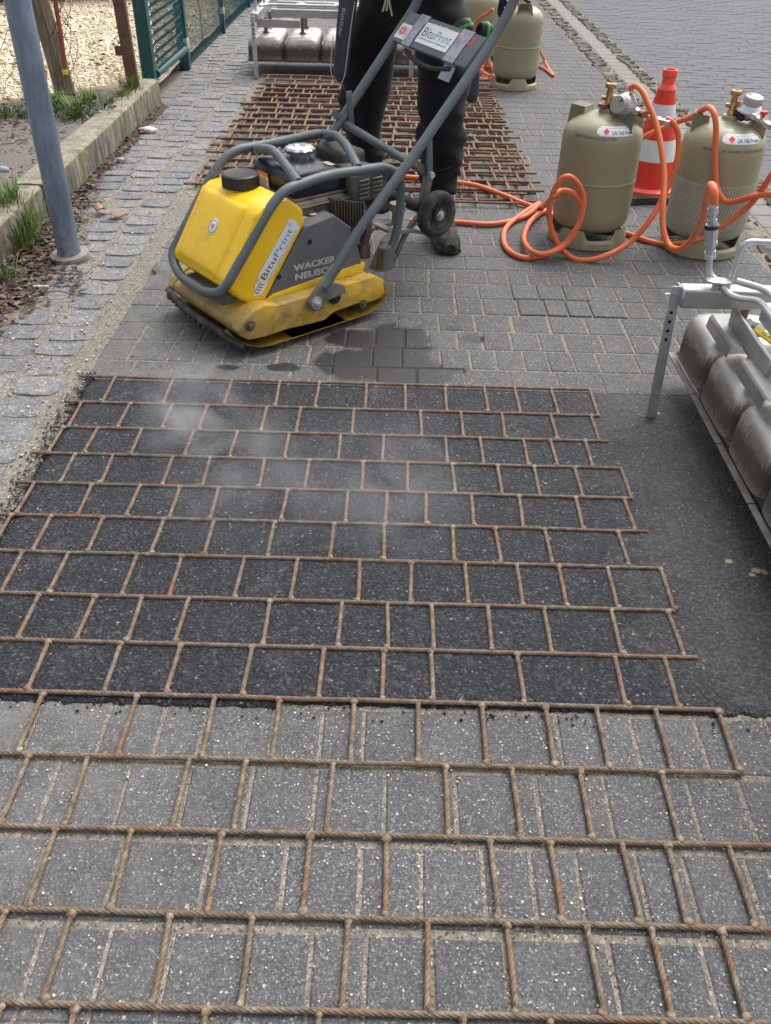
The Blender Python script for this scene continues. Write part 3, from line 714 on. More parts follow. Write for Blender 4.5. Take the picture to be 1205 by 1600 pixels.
mb = MB(); mb.sph((0, 0, 0), .045, 2, (1.15, .7, .42)); o = mb.build('litter_scrap', M['litterw']); o.location = (-1.375, 5.083, 0.012); tag(o, 'crumpled off-white scrap lying at the far end of the kerb', 'scrap')
for q in o.data.vertices: q.co *= 1+.35*mnoise.noise(q.co*40)
mb = MB(); mb.sph((0, 0, 0), .02, 2, (1.1, .9, .7)); o = mb.build('pebble', M['stone']); o.location = (-1.376, 4.496, 0.012); tag(o, 'pale pebble lying in the leaf litter halfway along the kerb', 'pebble')
mb = MB(); mb.sph((0, 0, 0), .022, 2, (1.1, .8, .7)); o = mb.build('pebble', M['stone']); o.location = (-1.704, 3.870, 0.135); tag(o, 'blue grey pebble lying on the planting bed at the left', 'pebble')
mb = MB(); mb.tube([(-.026, 0, 0), (.026, .004, 0)], .0045, 8); o = mb.build('cigarette_end', M['white']); o.location = (-1.255, 2.925, 0.010); tag(o, 'white cigarette end lying in the leaves below the steel post', 'cigarette end')
mb = MB(); mb.tube([(-.05, 0, 0), (-.01, .01, .004), (.05, -.01, 0)], .002, 5); o = mb.build('twig', M['twig']); o.location = (-1.170, 2.879, 0.008); tag(o, 'thin dark twig lying on the setts below the steel post', 'twig')

# ---- grass tufts, weeds and ivy
def blades(V, F, c, n_, h, sp, r_=rnd, w_=.0022):
    for _ in range(n_):
        a = r_.uniform(0, 6.283); d = abs(r_.gauss(0, sp)); b = Vector(c)+Vector((math.cos(a)*d, math.sin(a)*d, 0)); hh = h*r_.uniform(.5, 1.1)
        lean = Vector((math.cos(a), math.sin(a), 0))*hh*r_.uniform(.1, .8); s_ = Vector((-math.sin(a), math.cos(a), 0))*w_; n0 = len(V)
        p1 = b+lean*.3+Vector((0, 0, hh*.55)); p2 = b+lean*.7+Vector((0, 0, hh*.85)); p3 = b+lean+Vector((0, 0, hh*.9))
        for p_, k_ in ((b, 1), (p1, .9), (p2, .6)): V.append(tuple(p_-s_*k_)); V.append(tuple(p_+s_*k_))
        V.append(tuple(p3)); V.append(tuple(p3+s_*.1))
        for q in range(3): F.append((n0+2*q, n0+2*q+1, n0+2*q+3, n0+2*q+2))
V = []; F = []
for c, n_, h, sp in (((-1.436, 3.266, 0.000), 110, .17, .035), ((-1.446, 3.369, 0.000), 60, .2, .02), ((-1.509, 3.431, 0.130), 70, .10, .04), ((-1.526, 3.354, 0.130), 60, .12, .04), ((-1.389, 2.957, 0.000), 60, .08, .04),
   ((-1.509, 5.697, 0.000), 90, .09, .035), ((-1.463, 5.384, 0.000), 60, .07, .03), ((-1.456, 4.745, -0.000), 30, .06, .02), ((-1.529, 5.398, 0.150), 130, .085, .045), ((-1.541, 5.234, 0.150), 90, .05, .05), ((-1.553, 5.078, 0.150), 60, .035, .05), ((-0.893, 3.098, 0.000), 14, .02, .012),
   ((-1.821, 4.965, 0.120), 110, .11, .07), ((-1.680, 4.841, 0.120), 150, .12, .06), ((-1.695, 5.125, 0.120), 90, .10, .05), ((-2.037, 4.802, 0.120), 120, .08, .12), ((-1.907, 4.913, 0.120), 80, .08, .06)):
    blades(V, F, c, n_, h, sp)
for _ in range(90):
    y = rnd.uniform(2.4, 11); blades(V, F, (rnd.choice((-1.27, -1.12, -.97, -.905))+rnd.uniform(-.01, .01), y, 0), 3, .012, .006, w_=.001)
tag(npmesh('grass_tufts', V, F, M['grass']), 'green grass tufts growing beside and on the kerb', 'grass', kind='stuff')
V = []; F = []
for c, n_ in (((-1.639, 4.827, 0.140), 90), ((-2.017, 4.854, 0.140), 70), ((-1.607, 4.944, 0.130), 50), ((-1.817, 5.020, 0.140), 60)):
    for _ in range(n_): leaf_quad(V, F, Vector(c)+Vector((rnd.gauss(0, .07), rnd.gauss(0, .05), rnd.uniform(0, .05))), rnd.uniform(.008, .018), lift=.8)
tag(npmesh('weeds', V, F, M['ivy']), 'low dark leafy weeds round the wooden post', 'weeds', kind='stuff')
hedge = thing('ivy_hedge', 'dark green ivy hedge at the back of the gravel yard', 'hedge')
V = []; F = []
for _ in range(15000):
    t = rnd.random(); bx = -5.2+3.9*t; by = 9.05+1.25*(bx+3.4)/1.5*.62
    p_ = Vector((bx, by+abs(rnd.gauss(0, .35))+.25, rnd.uniform(.03, .95)))
    if mnoise.noise(p_*2.4) < -.28: continue
    p_.y -= .14*mnoise.noise(p_*3.); leaf_quad(V, F, p_, rnd.uniform(.02, .042), lift=1.2, asp=.8)
tag(npmesh('foliage', V, F, M['ivy'], hedge), kind='stuff')
mb = MB()
for k_ in range(26):
    bx = -5.2+3.9*k_/25; by = 9.75+1.25*(bx+3.4)/1.5*.62
    mb.tube(smooth_path([(bx, by, 0), (bx+rnd.uniform(-.1, .1), by+.05, .4), (bx+rnd.uniform(-.2, .2), by+.1, .9)], .1), [.012]*0+.012 if False else .012, 6)
mb.build('stems', M['twig'], hedge)
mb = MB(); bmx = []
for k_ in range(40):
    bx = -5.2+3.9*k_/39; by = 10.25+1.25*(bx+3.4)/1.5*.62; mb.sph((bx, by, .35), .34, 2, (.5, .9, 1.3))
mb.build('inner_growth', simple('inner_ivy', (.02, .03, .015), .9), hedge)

# ================================================================ POSTS AND FENCES
sp_ = thing('steel_post', 'tall round blue grey galvanised steel post standing in the leaves', 'post', (-1.243, 3.225, 0))
mb = MB(); mb.lathe([(.0435, -.01), (.0435, .05), (.0425, 2.6), (.040, 2.605)], 36); mb.build('pole', M['post'], sp_)
mb = MB(); mb.lathe([(.047, .022), (.071, .020), (.0745, .010), (.072, -.004), (.047, -.006)], 36); o = mb.build('collar', M['concrete'], sp_); o.rotation_euler = (.06, -.05, 0)
for q in o.data.vertices: q.co *= 1+.04*mnoise.noise(q.co*60)
wp = thing('wooden_post', 'leaning weathered grey wooden fence post with a long split', 'post')
pts = smooth_path([(-1.865, 5.300, -0.008), (-1.875, 5.300, 0.128), (-1.900, 5.300, 0.386), (-1.929, 5.300, 0.599), (-1.958, 5.300, 0.911)], .03)
mb = MB(); prof = [1+.07*math.sin(k_*2.4)+.05*math.sin(k_*5.1) for k_ in range(20)]; prof[14] = .72; prof[13] = .85
mb.tube(pts, .054, 20, prof=prof); mb.build('stake', M['wood'], wp, ang=50)
rr = thing('red_rod', 'thin rusty red painted rod leaning against the wooden post', 'rod')
mb = MB(); mb.tube([(-1.822, 5.200, 0.254), (-1.809, 5.200, 0.435), (-1.806, 5.200, 0.579), (-1.789, 5.200, 0.785)], .0125, 6); mb.build('rod', M['rustred'], rr)
mb = MB(); mb.tube([(-1.839, 5.200, 0.009), (-1.825, 5.200, 0.150), (-1.822, 5.200, 0.251)], .0115, 6); mb.build('bare_end', M['wood'], rr)
mb = MB(); mb.tube([(-1.818, 5.190, 0.262), (-1.817, 5.190, 0.284)], .016, 8); mb.build('tag', M['valve'], rr)
wf = thing('wire_fence', 'sagging old diamond wire netting left of the wooden post', 'fence')
mb = MB()
for k_ in range(-14, 26):
    for s_ in (1, -1):
        P_ = []
        for j in range(20):
            z = .05+j*.05; x = -3.3+k_*.10+s_*(z*.62)
            if -3.7 < x < -1.93: P_.append((x+.012*math.sin(j*9+k_), 5.28+.02*math.sin(x*7+z*5), z+.008*math.sin(k_*3+j)))
        if len(P_) > 2: mb.tube(P_, .0016, 4, caps=False)
for zz in (.30, .72):
    mb.tube(smooth_path([(-3.7, 5.27, zz), (-2.9, 5.26, zz-.03), (-2.0, 5.25, zz)], .08), .0022, 5)
tag(mb.build('netting', M['wire'], wf), kind=None)
mb = MB()
for k_ in range(9):
    a = k_*.9; mb.tube(smooth_path([(-1.86+.05*math.sin(a*2), 5.22, .1+k_*.05), (-1.80+.03*math.sin(a), 5.2, .2+k_*.05), (-1.76+.03*math.cos(a*3), 5.24, .33+k_*.05), (-1.82, 5.23, .45+k_*.05)], .02), .0016, 4)
mb.build('loose_wire', M['wire'], wf)
bp = thing('brown_post', 'brown painted flat steel post with a latch tab', 'post', (-1.53, 5.47, .13))
mb = MB(); mb.box((0, 0, .6), (.066, .045, 1.25), bev=.006); mb.build('pole', M['brown'], bp)
mb = MB(); mb.box((-.05, -.01, .21), (.04, .006, .05), bev=.001); mb.cyl((-.022, -.022, .235), (-.022, -.032, .235), .008, 8); mb.build('latch', M['brown'], bp)
bp.rotation_euler = (0, -.03, 0)
# gate
ga = thing('garden_gate', 'dark green tubular steel gate with wavy wire infill', 'gate')
mb = MB(); mb.box((-1.535, 5.87, .62), (.078, .078, 1.24), bev=.006); mb.build('hinge_post', M['fence'], ga)
mb = MB(); mb.box((-1.512, 6.80, .60), (.07, .07, 1.20), bev=.006); mb.build('latch_post', M['fence'], ga)
mb = MB(); mb.box((-1.512, 6.80, .165), (.078, .078, .07), bev=.004); mb.build('clamp', M['fencecap'], ga)
mb = MB(); mb.cyl((-1.505, 5.915, .135), (-1.495, 6.76, .135), .025, 14); mb.build('bottom_rail', M['fence'], ga)
mb = MB(); mb.cyl((-1.505, 5.915, 1.15), (-1.495, 6.76, 1.15), .025, 14); mb.build('top_rail', M['fence'], ga)
for k_ in range(9):
    z = .24+k_*.1; mb = MB(); mb.cyl((-1.497, 5.9, z), (-1.497, 6.78, z), .0036, 6); mb.build('cross_wire', M['fence'], ga)
for k_ in range(26):
    y = 5.935+k_*.0325; mb = MB(); mb.tube([(-1.497+(.007 if j % 2 else -.007), y+(.008 if j % 2 else -.008), .14+j*.025) for j in range(41)], .0042, 5); mb.build('wavy_wire', M['fence'], ga)
# mesh fence further along
mf = thing('mesh_fence', 'green fine vertical wire mesh fence running on beyond the gate', 'fence')
for y in (8.33, 9.85, 11.4):
    mb = MB(); mb.box((-1.50, y, .5), (.045, .045, 1.1), bev=.004); mb.build('fence_post', M['fence'], mf)
    mb = MB(); mb.box((-1.50, y, .17), (.052, .052, .045), bev=.003); mb.build('clamp', M['fencecap'], mf)
mb = MB()
for k_ in range(150):
    y = 6.86+k_*.0305; mb.cyl((-1.50, y, .01), (-1.50, y, 1.0), .0023, 4)
for k_ in range(6):
    z = .02+k_*.19; mb.cyl((-1.50, 6.84, z), (-1.50, 11.4, z), .0018, 4)
tag(mb.build('mesh_panel', M['fence'], mf), kind='stuff')
mb = MB(); mb.box((-1.525, 9.15, .012), (.02, 4.6, .03), bev=.004); mb.build('base_board', M['fence'], mf)
mb = MB(); mb.tube([(-1.53, 7.6, .06), (-1.55, 7.6, .9)], .006, 6); mb.build('stake', M['cord'], mf)

# ================================================================ WIRE ROPE MATS
LOB = [1.0, .93, .80]*6
def rope_mesh(name, pts, r, mat_, step=.004):
    P = []
    for a, b in zip(pts, pts[1:]):
        a, b = Vector(a), Vector(b); n_ = max(1, int((b-a).length/step)); P += [a+(b-a)*i/n_ for i in range(n_)]
    P.append(Vector(pts[-1])); mb_ = MB(); mb_.tube(P, r, 18, prof=LOB, twist=2*math.pi/.062); return mb_.mesh(name, mat_, 60)
mat1 = thing('wire_rope_mat', 'large welded wire rope mat lying half on fresh bitumen, half on pavers', 'rope mat')
def mz(y): return .0088 if y > 1.10 else (.0062 if y < 1.03 else .0062+(y-1.03)/.07*.0026)
rows1 = [(2.285, -.93, .608), (2.135, -.925, .603), (2.000, -.922, .604), (1.871, -.926, .613), (1.739, -.924, .617), (1.608, -.95, .624), (1.476, -.93, .624), (1.339, -.955, .621), (1.205, -.94, .632), (1.074, -.93, .636), (.935, -.94, .640), (.795, -.93, .80), (.657, -.935, .79), (.525, -.93, .78), (.388, -.93, .79), (.25, -.93, .78)]
r1 = .0048
weld = MB(); weld.sph((0, 0, 0), .0088, 2, (1.1, 1, .8)); 
for q in range(len(weld.v)):
    v_ = Vector(weld.v[q]); weld.v[q] = tuple(v_*(1+.22*mnoise.noise(v_*200)))
s_w = NT('weld_bead'); c = s_w.ramp(s_w.noise(80., s_w.pos(), 5.), [(.35, (.10, .055, .03)), (.5, (.21, .145, .095)), (.7, (.32, .28, .22))]); M['weld'] = s_w.out(c, .65, .3, s_w.bump(s_w.noise(200., s_w.pos(), 4.), .6, .002))
weld_me = weld.mesh('weld', M['weld'])
for i, (y, x0, x1) in enumerate(rows1):
    n_ = 14; pts = [(x0+(x1-x0)*k_/n_, y+.0022*mnoise.noise(Vector((k_*.8, i*3., 0)))+(.004*(x0+.2-(x0+(x1-x0)*k_/n_)) if 0 else 0), mz(y)+.0006*mnoise.noise(Vector((k_*1.3, i*2., 7)))) for k_ in range(n_+1)]
    inst('long_rope', rope_mesh('long_rope', pts, r1, M['rope']), mat1)
bars = [
 [-0.819, -0.645, -0.470, -0.327, -0.208, -0.067, 0.048, 0.168, 0.284, 0.375, 0.484, 0.601],
 [-0.875, -0.737, -0.616, -0.516, -0.347, -0.250, -0.099, 0.091, 0.207, 0.324, 0.463, 0.578],
 [-0.885, -0.791, -0.671, -0.529, -0.410, -0.268, -0.128, -0.010, 0.158, 0.252, 0.371, 0.444, 0.540],
 [-0.815, -0.715, -0.559, -0.462, -0.320, -0.202, -0.062, 0.054, 0.170, 0.288, 0.384, 0.489, 0.612],
 [-0.876, -0.733, -0.613, -0.513, -0.417, -0.245, -0.095, 0.003, 0.100, 0.212, 0.331, 0.472, 0.592],
 [-0.886, -0.792, -0.669, -0.524, -0.406, -0.263, -0.121, -0.003, 0.160, 0.260, 0.378, 0.551],
 [-0.813, -0.710, -0.556, -0.455, -0.314, -0.195, -0.055, 0.061, 0.181, 0.298, 0.392, 0.502, 0.622],
 [-0.730, -0.611, -0.512, -0.413, -0.240, -0.087, 0.009, 0.103, 0.222, 0.341, 0.484, 0.604],
 [-0.666, -0.522, -0.402, -0.259, -0.116, 0.004, 0.098, 0.270, 0.466, 0.565],
 [-0.634, -0.457, -0.312, -0.190, -0.049, 0.071, 0.191, 0.310, 0.406, 0.517, 0.636],
 [-0.613, -0.510, -0.332, -0.233, -0.080, 0.117, 0.233, 0.352, 0.496],
 [-0.521, -0.399, -0.252, -0.108, 0.016, 0.184, 0.281, 0.398, 0.473, 0.572],
 [-0.553, -0.453, -0.306, -0.183, -0.039, 0.080, 0.198, 0.318, 0.414, 0.519],
 [-0.509, -0.408, -0.228, -0.073, 0.125, 0.245, .40, .52, .65],
 [-.8, -.68, -.55, -.41, -.3, -.17, -.05, .06, .19, .3, .43, .55, .68]]
barcache = {}
for i, bl in enumerate(bars):
    ya, yb = rows1[i][0], rows1[i+1][0]; x = min(bl)
    if i >= 5:
        while x > -.84: x -= rnd.uniform(.095, .135); bl.append(x)
    for x in bl:
        L = round(ya-yb, 4); key = (L, rnd.randint(0, 1))
        if key not in barcache: barcache[key] = rope_mesh('cross_rope', [(0, 0, 0), (.0006, -L*.5, .0003), (0, -L, 0)], r1*.98, M['rope'])
        sk = rnd.uniform(-.004, .004)
        o = inst('cross_rope', barcache[key], mat1, (x, ya, mz(ya)+.0003), math.atan2(sk, L), rot=(math.atan2(mz(ya)-mz(yb), L), 0, math.atan2(sk, L)))
wn = MB()
for i, bl in enumerate(bars):
    for x in bl:
        for y in (rows1[i][0]-.006, rows1[i+1][0]+.006):
            s_ = rnd.uniform(.55, .95); a = rnd.uniform(0, 6); ca, sa = math.cos(a)*s_, math.sin(a)*s_
            wn.add([(x+p_[0]*ca-p_[1]*sa, y+p_[0]*sa+p_[1]*ca, mz(y)+.0012+p_[2]*s_) for p_ in weld.v], weld.f)
tag(wn.build('welds', M['weld'], mat1), kind='stuff')
# stack of rusty mats in the background
def far_mat(label, x0, x1, y0, y1, z, rz, seed, group=None):
    r_ = random.Random(seed); t = thing('wire_rope_mat', label, 'rope mat', (0, 0, 0), 0, 'rope mats stacked behind the machine')
    cx, cy = (x0+x1)/2, (y0+y1)/2; ca, sa = math.cos(rz), math.sin(rz)
    def W(x, y, zz): return (cx+(x-cx)*ca-(y-cy)*sa, cy+(x-cx)*sa+(y-cy)*ca, zz+.004*mnoise.noise(Vector((x*3, y*3, seed))))
    ys = []; y = y0
    while y < y1+.01: ys.append(y); y += .134+r_.uniform(-.004, .004)
    ends = []
    for y in ys:
        a, b = x0+r_.choice((0, .0, .04, .09))+.05*(y-y0)*(0), x1-r_.choice((0, 0, .05, .02)); ends.append((a, b))
        mb_ = MB(); mb_.tube([W(a+(b-a)*k_/12, y+.004*mnoise.noise(Vector((k_*.7, y*9, seed))), z) for k_ in range(13)], .0062, 6); mb_.build('long_rope', M['rope_far'], t)
    bm_ = MB(); bm_.tube([(0, 0, 0), (0, 1, 0)], .0060, 6); bme = bm_.mesh('cross_rope', M['rope_far'])
    wd = MB()
    for (ya, yb, e) in zip(ys, ys[1:], ends):
        x = e[0]+r_.choice((.0, .06, .1))
        while x < e[1]+.001:
            p0 = W(x, ya, z); o = inst('cross_rope', bme, t, p0, rz+r_.uniform(-.03, .03), (1, yb-ya, 1))
            for yy in (ya, yb): wd.sph(W(x, yy, z+.001), .0085, 1)
            x += r_.uniform(.085, .165)
    tag(wd.build('welds', M['weld'], t), kind='stuff')
far_mat('rusty rope mat at the bottom of the stack behind the machine', -.95, .66, 4.03, 6.30, .0075, .01, 1)
far_mat('rusty rope mat in the middle of the stack behind the machine', -.97, .63, 3.97, 6.36, .0205, -.012, 2)
far_mat('rusty rope mat topmost of the stack behind the machine', -.90, .68, 4.10, 6.52, .0335, .016, 3)
# ================================================================ VIBRATING PLATE COMPACTOR (local x forward, y to its right side, z up)
pc = thing('plate_compactor', 'yellow and grey vibrating plate compactor standing on wet pavers above the mat', 'plate compactor', (-.40, 2.82, 0), math.atan2(-.646, -.764))
# base plate: bent steel sheet with rounded corners
bm = bmesh.new(); prof = [(.318, .070), (.308, .050), (.290, .030), (.262, .014), (.235, .005), (.19, .001), (.10, 0), (-.12, 0), (-.19, .001), (-.235, .010), (-.270, .028), (-.295, .052), (-.303, .066)]
def halfw(a):
    if a > .20: return .270-.055*((a-.20)/.118)**2
    if a < -.24: return .272-.03*((-a-.24)/.063)**2
    return .272
rowsv = []
for a, z in prof:
    hw = halfw(a); rowsv.append([bm.verts.new((a, hw*(t if t > 0 else t*(.80 if a > 0 else .9)), z+.0125+(.012*max(0, abs(t)-.93)/.07))) for t in (-1, -.97, -.9, -.6, -.2, .2, .6, .9, .97, 1)])
for A_, B_ in zip(rowsv, rowsv[1:]):
    for k_ in range(9): bm.faces.new((A_[k_], A_[k_+1], B_[k_+1], B_[k_]))
ret = bmesh.ops.solidify(bm, geom=bm.faces[:], thickness=.012); bmesh.ops.recalc_face_normals(bm, faces=bm.faces[:])
mb = MB(); mb.addbm(bm); mb.build('base_plate', M['yellow_d'], pc, ang=50)
# black front bumper edge with fixing teeth
mb = MB(); pts = [(.300+.028*min(1, (t+1)*1.2), t*.215+.012, .074) for t in (-1, -.7, -.3, .1, .5, .72)]+[(.322, .195, .064), (.305, .225, .048), (.285, .245, .032)]
mb.tube(smooth_path(pts, .03), .0105, 10)
for k_ in range(11): mb.box((.305+.018*min(1, k_/5), -.19+k_*.034, .056), (.014, .016, .022), bev=.003)
mb.build('front_edge', M['rubber'], pc)
# vibrating housing (tub)
tub = [(.292, .075), (.262, .052), (.20, .046), (.12, .048), (.02, .040), (-.03, .038), (-.07, .056), (-.17, .060), (-.19, .050), (-.28, .052), (-.288, .062), (-.278, .118), (-.245, .138), (.15, .138), (.19, .150), (.235, .142), (.275, .118), (.298, .092)]
mb = MB(); mb.prism(tub, .205, .246, 'xz', bev=.006); mb.build('side_plate', M['yellow_d'], pc)
mb = MB(); mb.prism(tub, -.212, -.175, 'xz', bev=.006); mb.build('side_plate', M['yellow_d'], pc)
mb = MB(); mb.prism([(.292, .070), (.15, .07), (-.272, .075), (-.268, .118), (-.24, .135), (.15, .136), (.21, .146), (.255, .130), (.292, .100)], -.177, .207, 'xz', bev=.010)
mb.box((.255, -.10, .128), (.05, .10, .030), bev=.01); mb.box((.25, .11, .124), (.055, .05, .022), bev=.008)
mb.build('housing', M['yellow_d'], pc)
mb = MB(); mb.box((.07, 0, .036), (.16, .30, .06), bev=.01); mb.box((-.12, 0, .036), (.22, .34, .055), bev=.01); mb.build('exciter', M['rubber'], pc)
for (px_, r_) in (((0.254, 0.247, 0.099), .017), ((-0.189, 0.247, 0.054), .015)):
    mb = MB(); mb.cyl((px_[0], .246, px_[2]), (px_[0], .250, px_[2]), r_, 18); mb.cyl((px_[0], .250, px_[2]), (px_[0], .259, px_[2]), r_*.55, 6); mb.build('bolt', M['iron'], pc)
q = (-0.069, 0.250, 0.111); mb = MB(); mb.lathe([(.0, .012), (.018, .012), (.022, .009), (.024, 0)], 20, Matrix.Translation((q[0], .247, q[2])) @ Matrix.Rotation(-math.pi/2, 4, 'X')); mb.build('rubber_plug', M['black'], pc)
for b_x in (.20, -.20):
    for s_ in (-1, 1): mb = MB(); mb.cyl((b_x, s_*.19, .01), (b_x, s_*.19, .075), .022, 14); mb.build('rubber_mount', M['rubber'], pc)
# ---- water tank
wt = thing('water_tank', None, None); wt.parent = pc
tank = [(.222, .142), (.242, .155), (.292, .205), (.290, .225), (.165, .408), (.135, .425), (.045, .432), (-.004, .392), (-.010, .345), (.155, .128)]
mb = MB(); mb.prism(tank, -.150, .184, 'xz', bev=.018, seg=4)
mb.build('tank_body', M['yellow'], wt, ang=30)
# padded front face
fr = Vector((.291, 0, .212)); to = Vector((.150, 0, .418)); up_ = (to-fr); Lf = up_.length; up_.normalize(); nrm = Vector((up_.z, 0, -up_.x))
bm = bmesh.new(); gx, gy = 22, 22; g = []
for j in range(gy+1):
    r_ = []
    for i in range(gx+1):
        s_ = -1+2*i/gx; t = -1+2*j/gy; q = (max(0, 1-abs(s_)**6)*max(0, 1-abs(t)**6))**.35
        p_ = fr+up_*(Lf*(.5+.5*t*.985)); r_.append(bm.verts.new(p_+nrm*(.020*q-.004)+Vector((0, .005+s_*(.132), 0))))
    g.append(r_)
for j in range(gy):
    for i in range(gx): bm.faces.new((g[j][i], g[j+1][i], g[j+1][i+1], g[j][i+1]))
mb = MB(); mb.addbm(bm); mb.build('front_panel', M['yellow'], wt, ang=60)
cc_ = (0.095, -0.020, 0.436)
mb = MB(); mb.lathe([(.062, -.10), (.060, -.03), (.054, -.012), (.050, .0)], 32, Matrix.Translation((cc_[0]-.004, -.02, .432))); mb.build('filler_neck', M['yellow'], wt)
cp = MB(); capM = Matrix.Translation((cc_[0]-.004, -.02, .428)); pr = []
vv = []; N_ = 72
ringz = [(.055, 0), (.0595, .001), (.0595, .029), (.057, .037), (.051, .041), (.046, .039), (.0, .039)]
for r_, z in ringz:
    for k_ in range(N_):
        a = 2*math.pi*k_/N_; e = .0026 if (k_ % 3 == 0 and .0 < z < .03 and r_ > .058) else 0
        vv.append((max(r_-e, 1e-4)*math.cos(a), max(r_-e, 1e-4)*math.sin(a), z))
ff = [(i*N_+k_, i*N_+(k_+1) % N_, (i+1)*N_+(k_+1) % N_, (i+1)*N_+k_) for i in range(len(ringz)-1) for k_ in range(N_)]
cp.add(vv, ff, capM); cp.build('tank_cap', M['black'], wt, ang=30)
# round emblem on the front panel
def panel_M(px):  # frame lying on the front face, x towards the machine's right side
    return frame(px, (0, 1, 0), up_)
em = Vector((.212, .018, .329))+nrm*.0130
Me = frame(em+nrm*.003, (0, 1, 0), up_)
mb = MB(); mb.lathe([(0, .0006), (.0215, .0006), (.0225, 0)], 32, Me @ Matrix.Diagonal((1, 1.15, 1, 1))); mb.build('emblem', M['white'], wt)
mb = MB(); mb.lathe([(.0215, .0009), (.0195, .0009)], 32, Me, caps=False); mb.build('emblem_ring', M['txt_d'], wt, ang=0)
text_on(wt, 'W', .026, Me @ Matrix.Translation((-.0115, -.0085, .0012)), M['txt_r'], .0006, .023)
# label on the tank's side
bs = .1850
A_ = Vector((0.193, 0.185, 0.161)); C_ = Vector((0.026, 0.185, 0.362)); dx_ = (C_-A_).normalized(); upv = Vector((dx_.z, 0, -dx_.x))
if upv.dot(Vector((1, 0, 0))) < 0: upv = -upv
Ml = frame(A_, dx_, upv); Ls = (C_-A_).length
w0, w1 = -.016, .024
mb = MB(); poly = [(.012, -.020), (-.004, .004), (.032, .020), (.046, .014), (.055, .026), (Ls*.97, .026), (Ls*1.0, .005), (Ls*.96, -.023)]
mb.add([(x, y, .0006) for x, y in poly], [tuple(range(len(poly)))], Ml); mb.build('label', M['white'], wt, ang=0)
v_, f_ = text_geo('Bitu', .040, -.0002); x1 = max(p_[0] for p_ in v_)
Mt = Ml @ Matrix.Translation((.052, -.006, .0014)); sc_ = .95*(Ls-.075)/ (x1*2.25)
mb = MB(); mb.add([(p_[0]*sc_, p_[1]*.78, 0) for p_ in v_], f_, Mt); mb.build('lettering', M['txt_d'], wt, ang=0)
v_, f_ = text_geo('Print', .040, -.0002); x2 = max(p_[0] for p_ in v_)
mb = MB(); mb.add([(p_[0]*sc_, p_[1]*.78, 0) for p_ in v_], f_, Mt @ Matrix.Translation((x1*sc_+.003, 0, 0))); mb.build('lettering', M['txt_t'], wt, ang=0)
text_on(wt, '\u00a9', .014, Mt @ Matrix.Translation(((x1+x2)*sc_+.006, .015, 0)), M['txt_t'])
text_on(wt, 'Fugenloser Asphalt in Pflasteroptik', .008, Mt @ Matrix.Translation((0, -.0125, 0)), M['txt_l'], 0, Ls*.72)
mb = MB()
for k_ in range(4):
    for s_ in (-1, 1): mb.add([(.006+k_*.010, 0, .0013), (.006+k_*.010+.008, s_*.011, .0013), (.0085+k_*.010+.008, s_*.011, .0013), (.0095+k_*.010, 0, .0013)], [(0, 1, 2, 3)], Ml)
mb.build('pattern_mark', M['txt_d'], wt, ang=0)
# ---- grey belt cover with lettering
cv = thing('belt_cover', None, None); cv.parent = pc
poly = [(.150, .136), (-.006, .338), (-.120, .352), (-.198, .290), (-.243, .138)]
mb = MB(); mb.prism(poly, .05, .186, 'xz', bev=.009, seg=3); mb.build('cover_shell', M['cover'], cv, ang=30)
for q in ((0.101, 0.187, 0.200), (-0.021, 0.187, 0.286), (-0.192, 0.187, 0.294), (-0.219, 0.187, 0.164)):
    mb = MB(); mb.lathe([(.0085, .0008), (.0068, .0012), (.0060, -.002)], 16, Matrix.Translation((q[0], .187, q[2])) @ Matrix.Rotation(-math.pi/2, 4, 'X'), caps=False)
    mb.lathe([(0, 0), (.0062, 0)], 16, Matrix.Translation((q[0], .1866, q[2])) @ Matrix.Rotation(-math.pi/2, 4, 'X'), caps=False); mb.build('screw_hole', M['black'], cv)
W0 = Vector((0.043, 0.187, 0.204)); W1 = Vector((-0.123, 0.187, 0.200)); N0 = Vector((0.042, 0.187, 0.174)); N1 = Vector((-0.127, 0.187, 0.168)); Wt = Vector((0.044, 0.187, 0.230))
dW = W1-W0; upW = (Wt-W0); upW = upW-dW.normalized()*upW.dot(dW.normalized())
text_on(cv, 'WACKER', .0285, frame(W0, dW, upW), M['txt_w'], .0012, dW.length)
text_on(cv, 'NEUSON', .0285, frame(N0, N1-N0, upW), M['txt_w'], .0012, (N1-N0).length)
mb = MB(); q = Vector((-.022, .12, .3405)); mb.box((-.035, .125, .3440), (.030, .022, .0008), Matrix.Identity(4)); mb.build('sticker', M['white'], cv)
mb = MB(); mb.lathe([(0, .3495), (.014, .3495)], 24, Matrix.Translation((-.075, .13, -.0005)), caps=False); mb.build('sticker', M['white'], cv)
mb = MB(); mb.lathe([(.0135, .3500), (.0115, .3500)], 24, Matrix.Translation((-.075, .13, -.0003)), caps=False); mb.build('warning_ring', M['txt_r'], cv, ang=0)
# rear yellow corner panel under the cover is part of the housing; side skirt
mb = MB(); mb.prism([(.15, .136), (-.235, .136), (-.245, .165), (-.236, .17), (.13, .150)], .15, .190, 'xz', bev=.003); mb.build('skirt', M['yellow'], pc)
mb = MB(); mb.prism([(.20, .14), (-.26, .14), (-.26, .17), (.18, .19)], -.17, .06, 'xz', bev=.006); mb.build('engine_base', M['tubew'], pc)
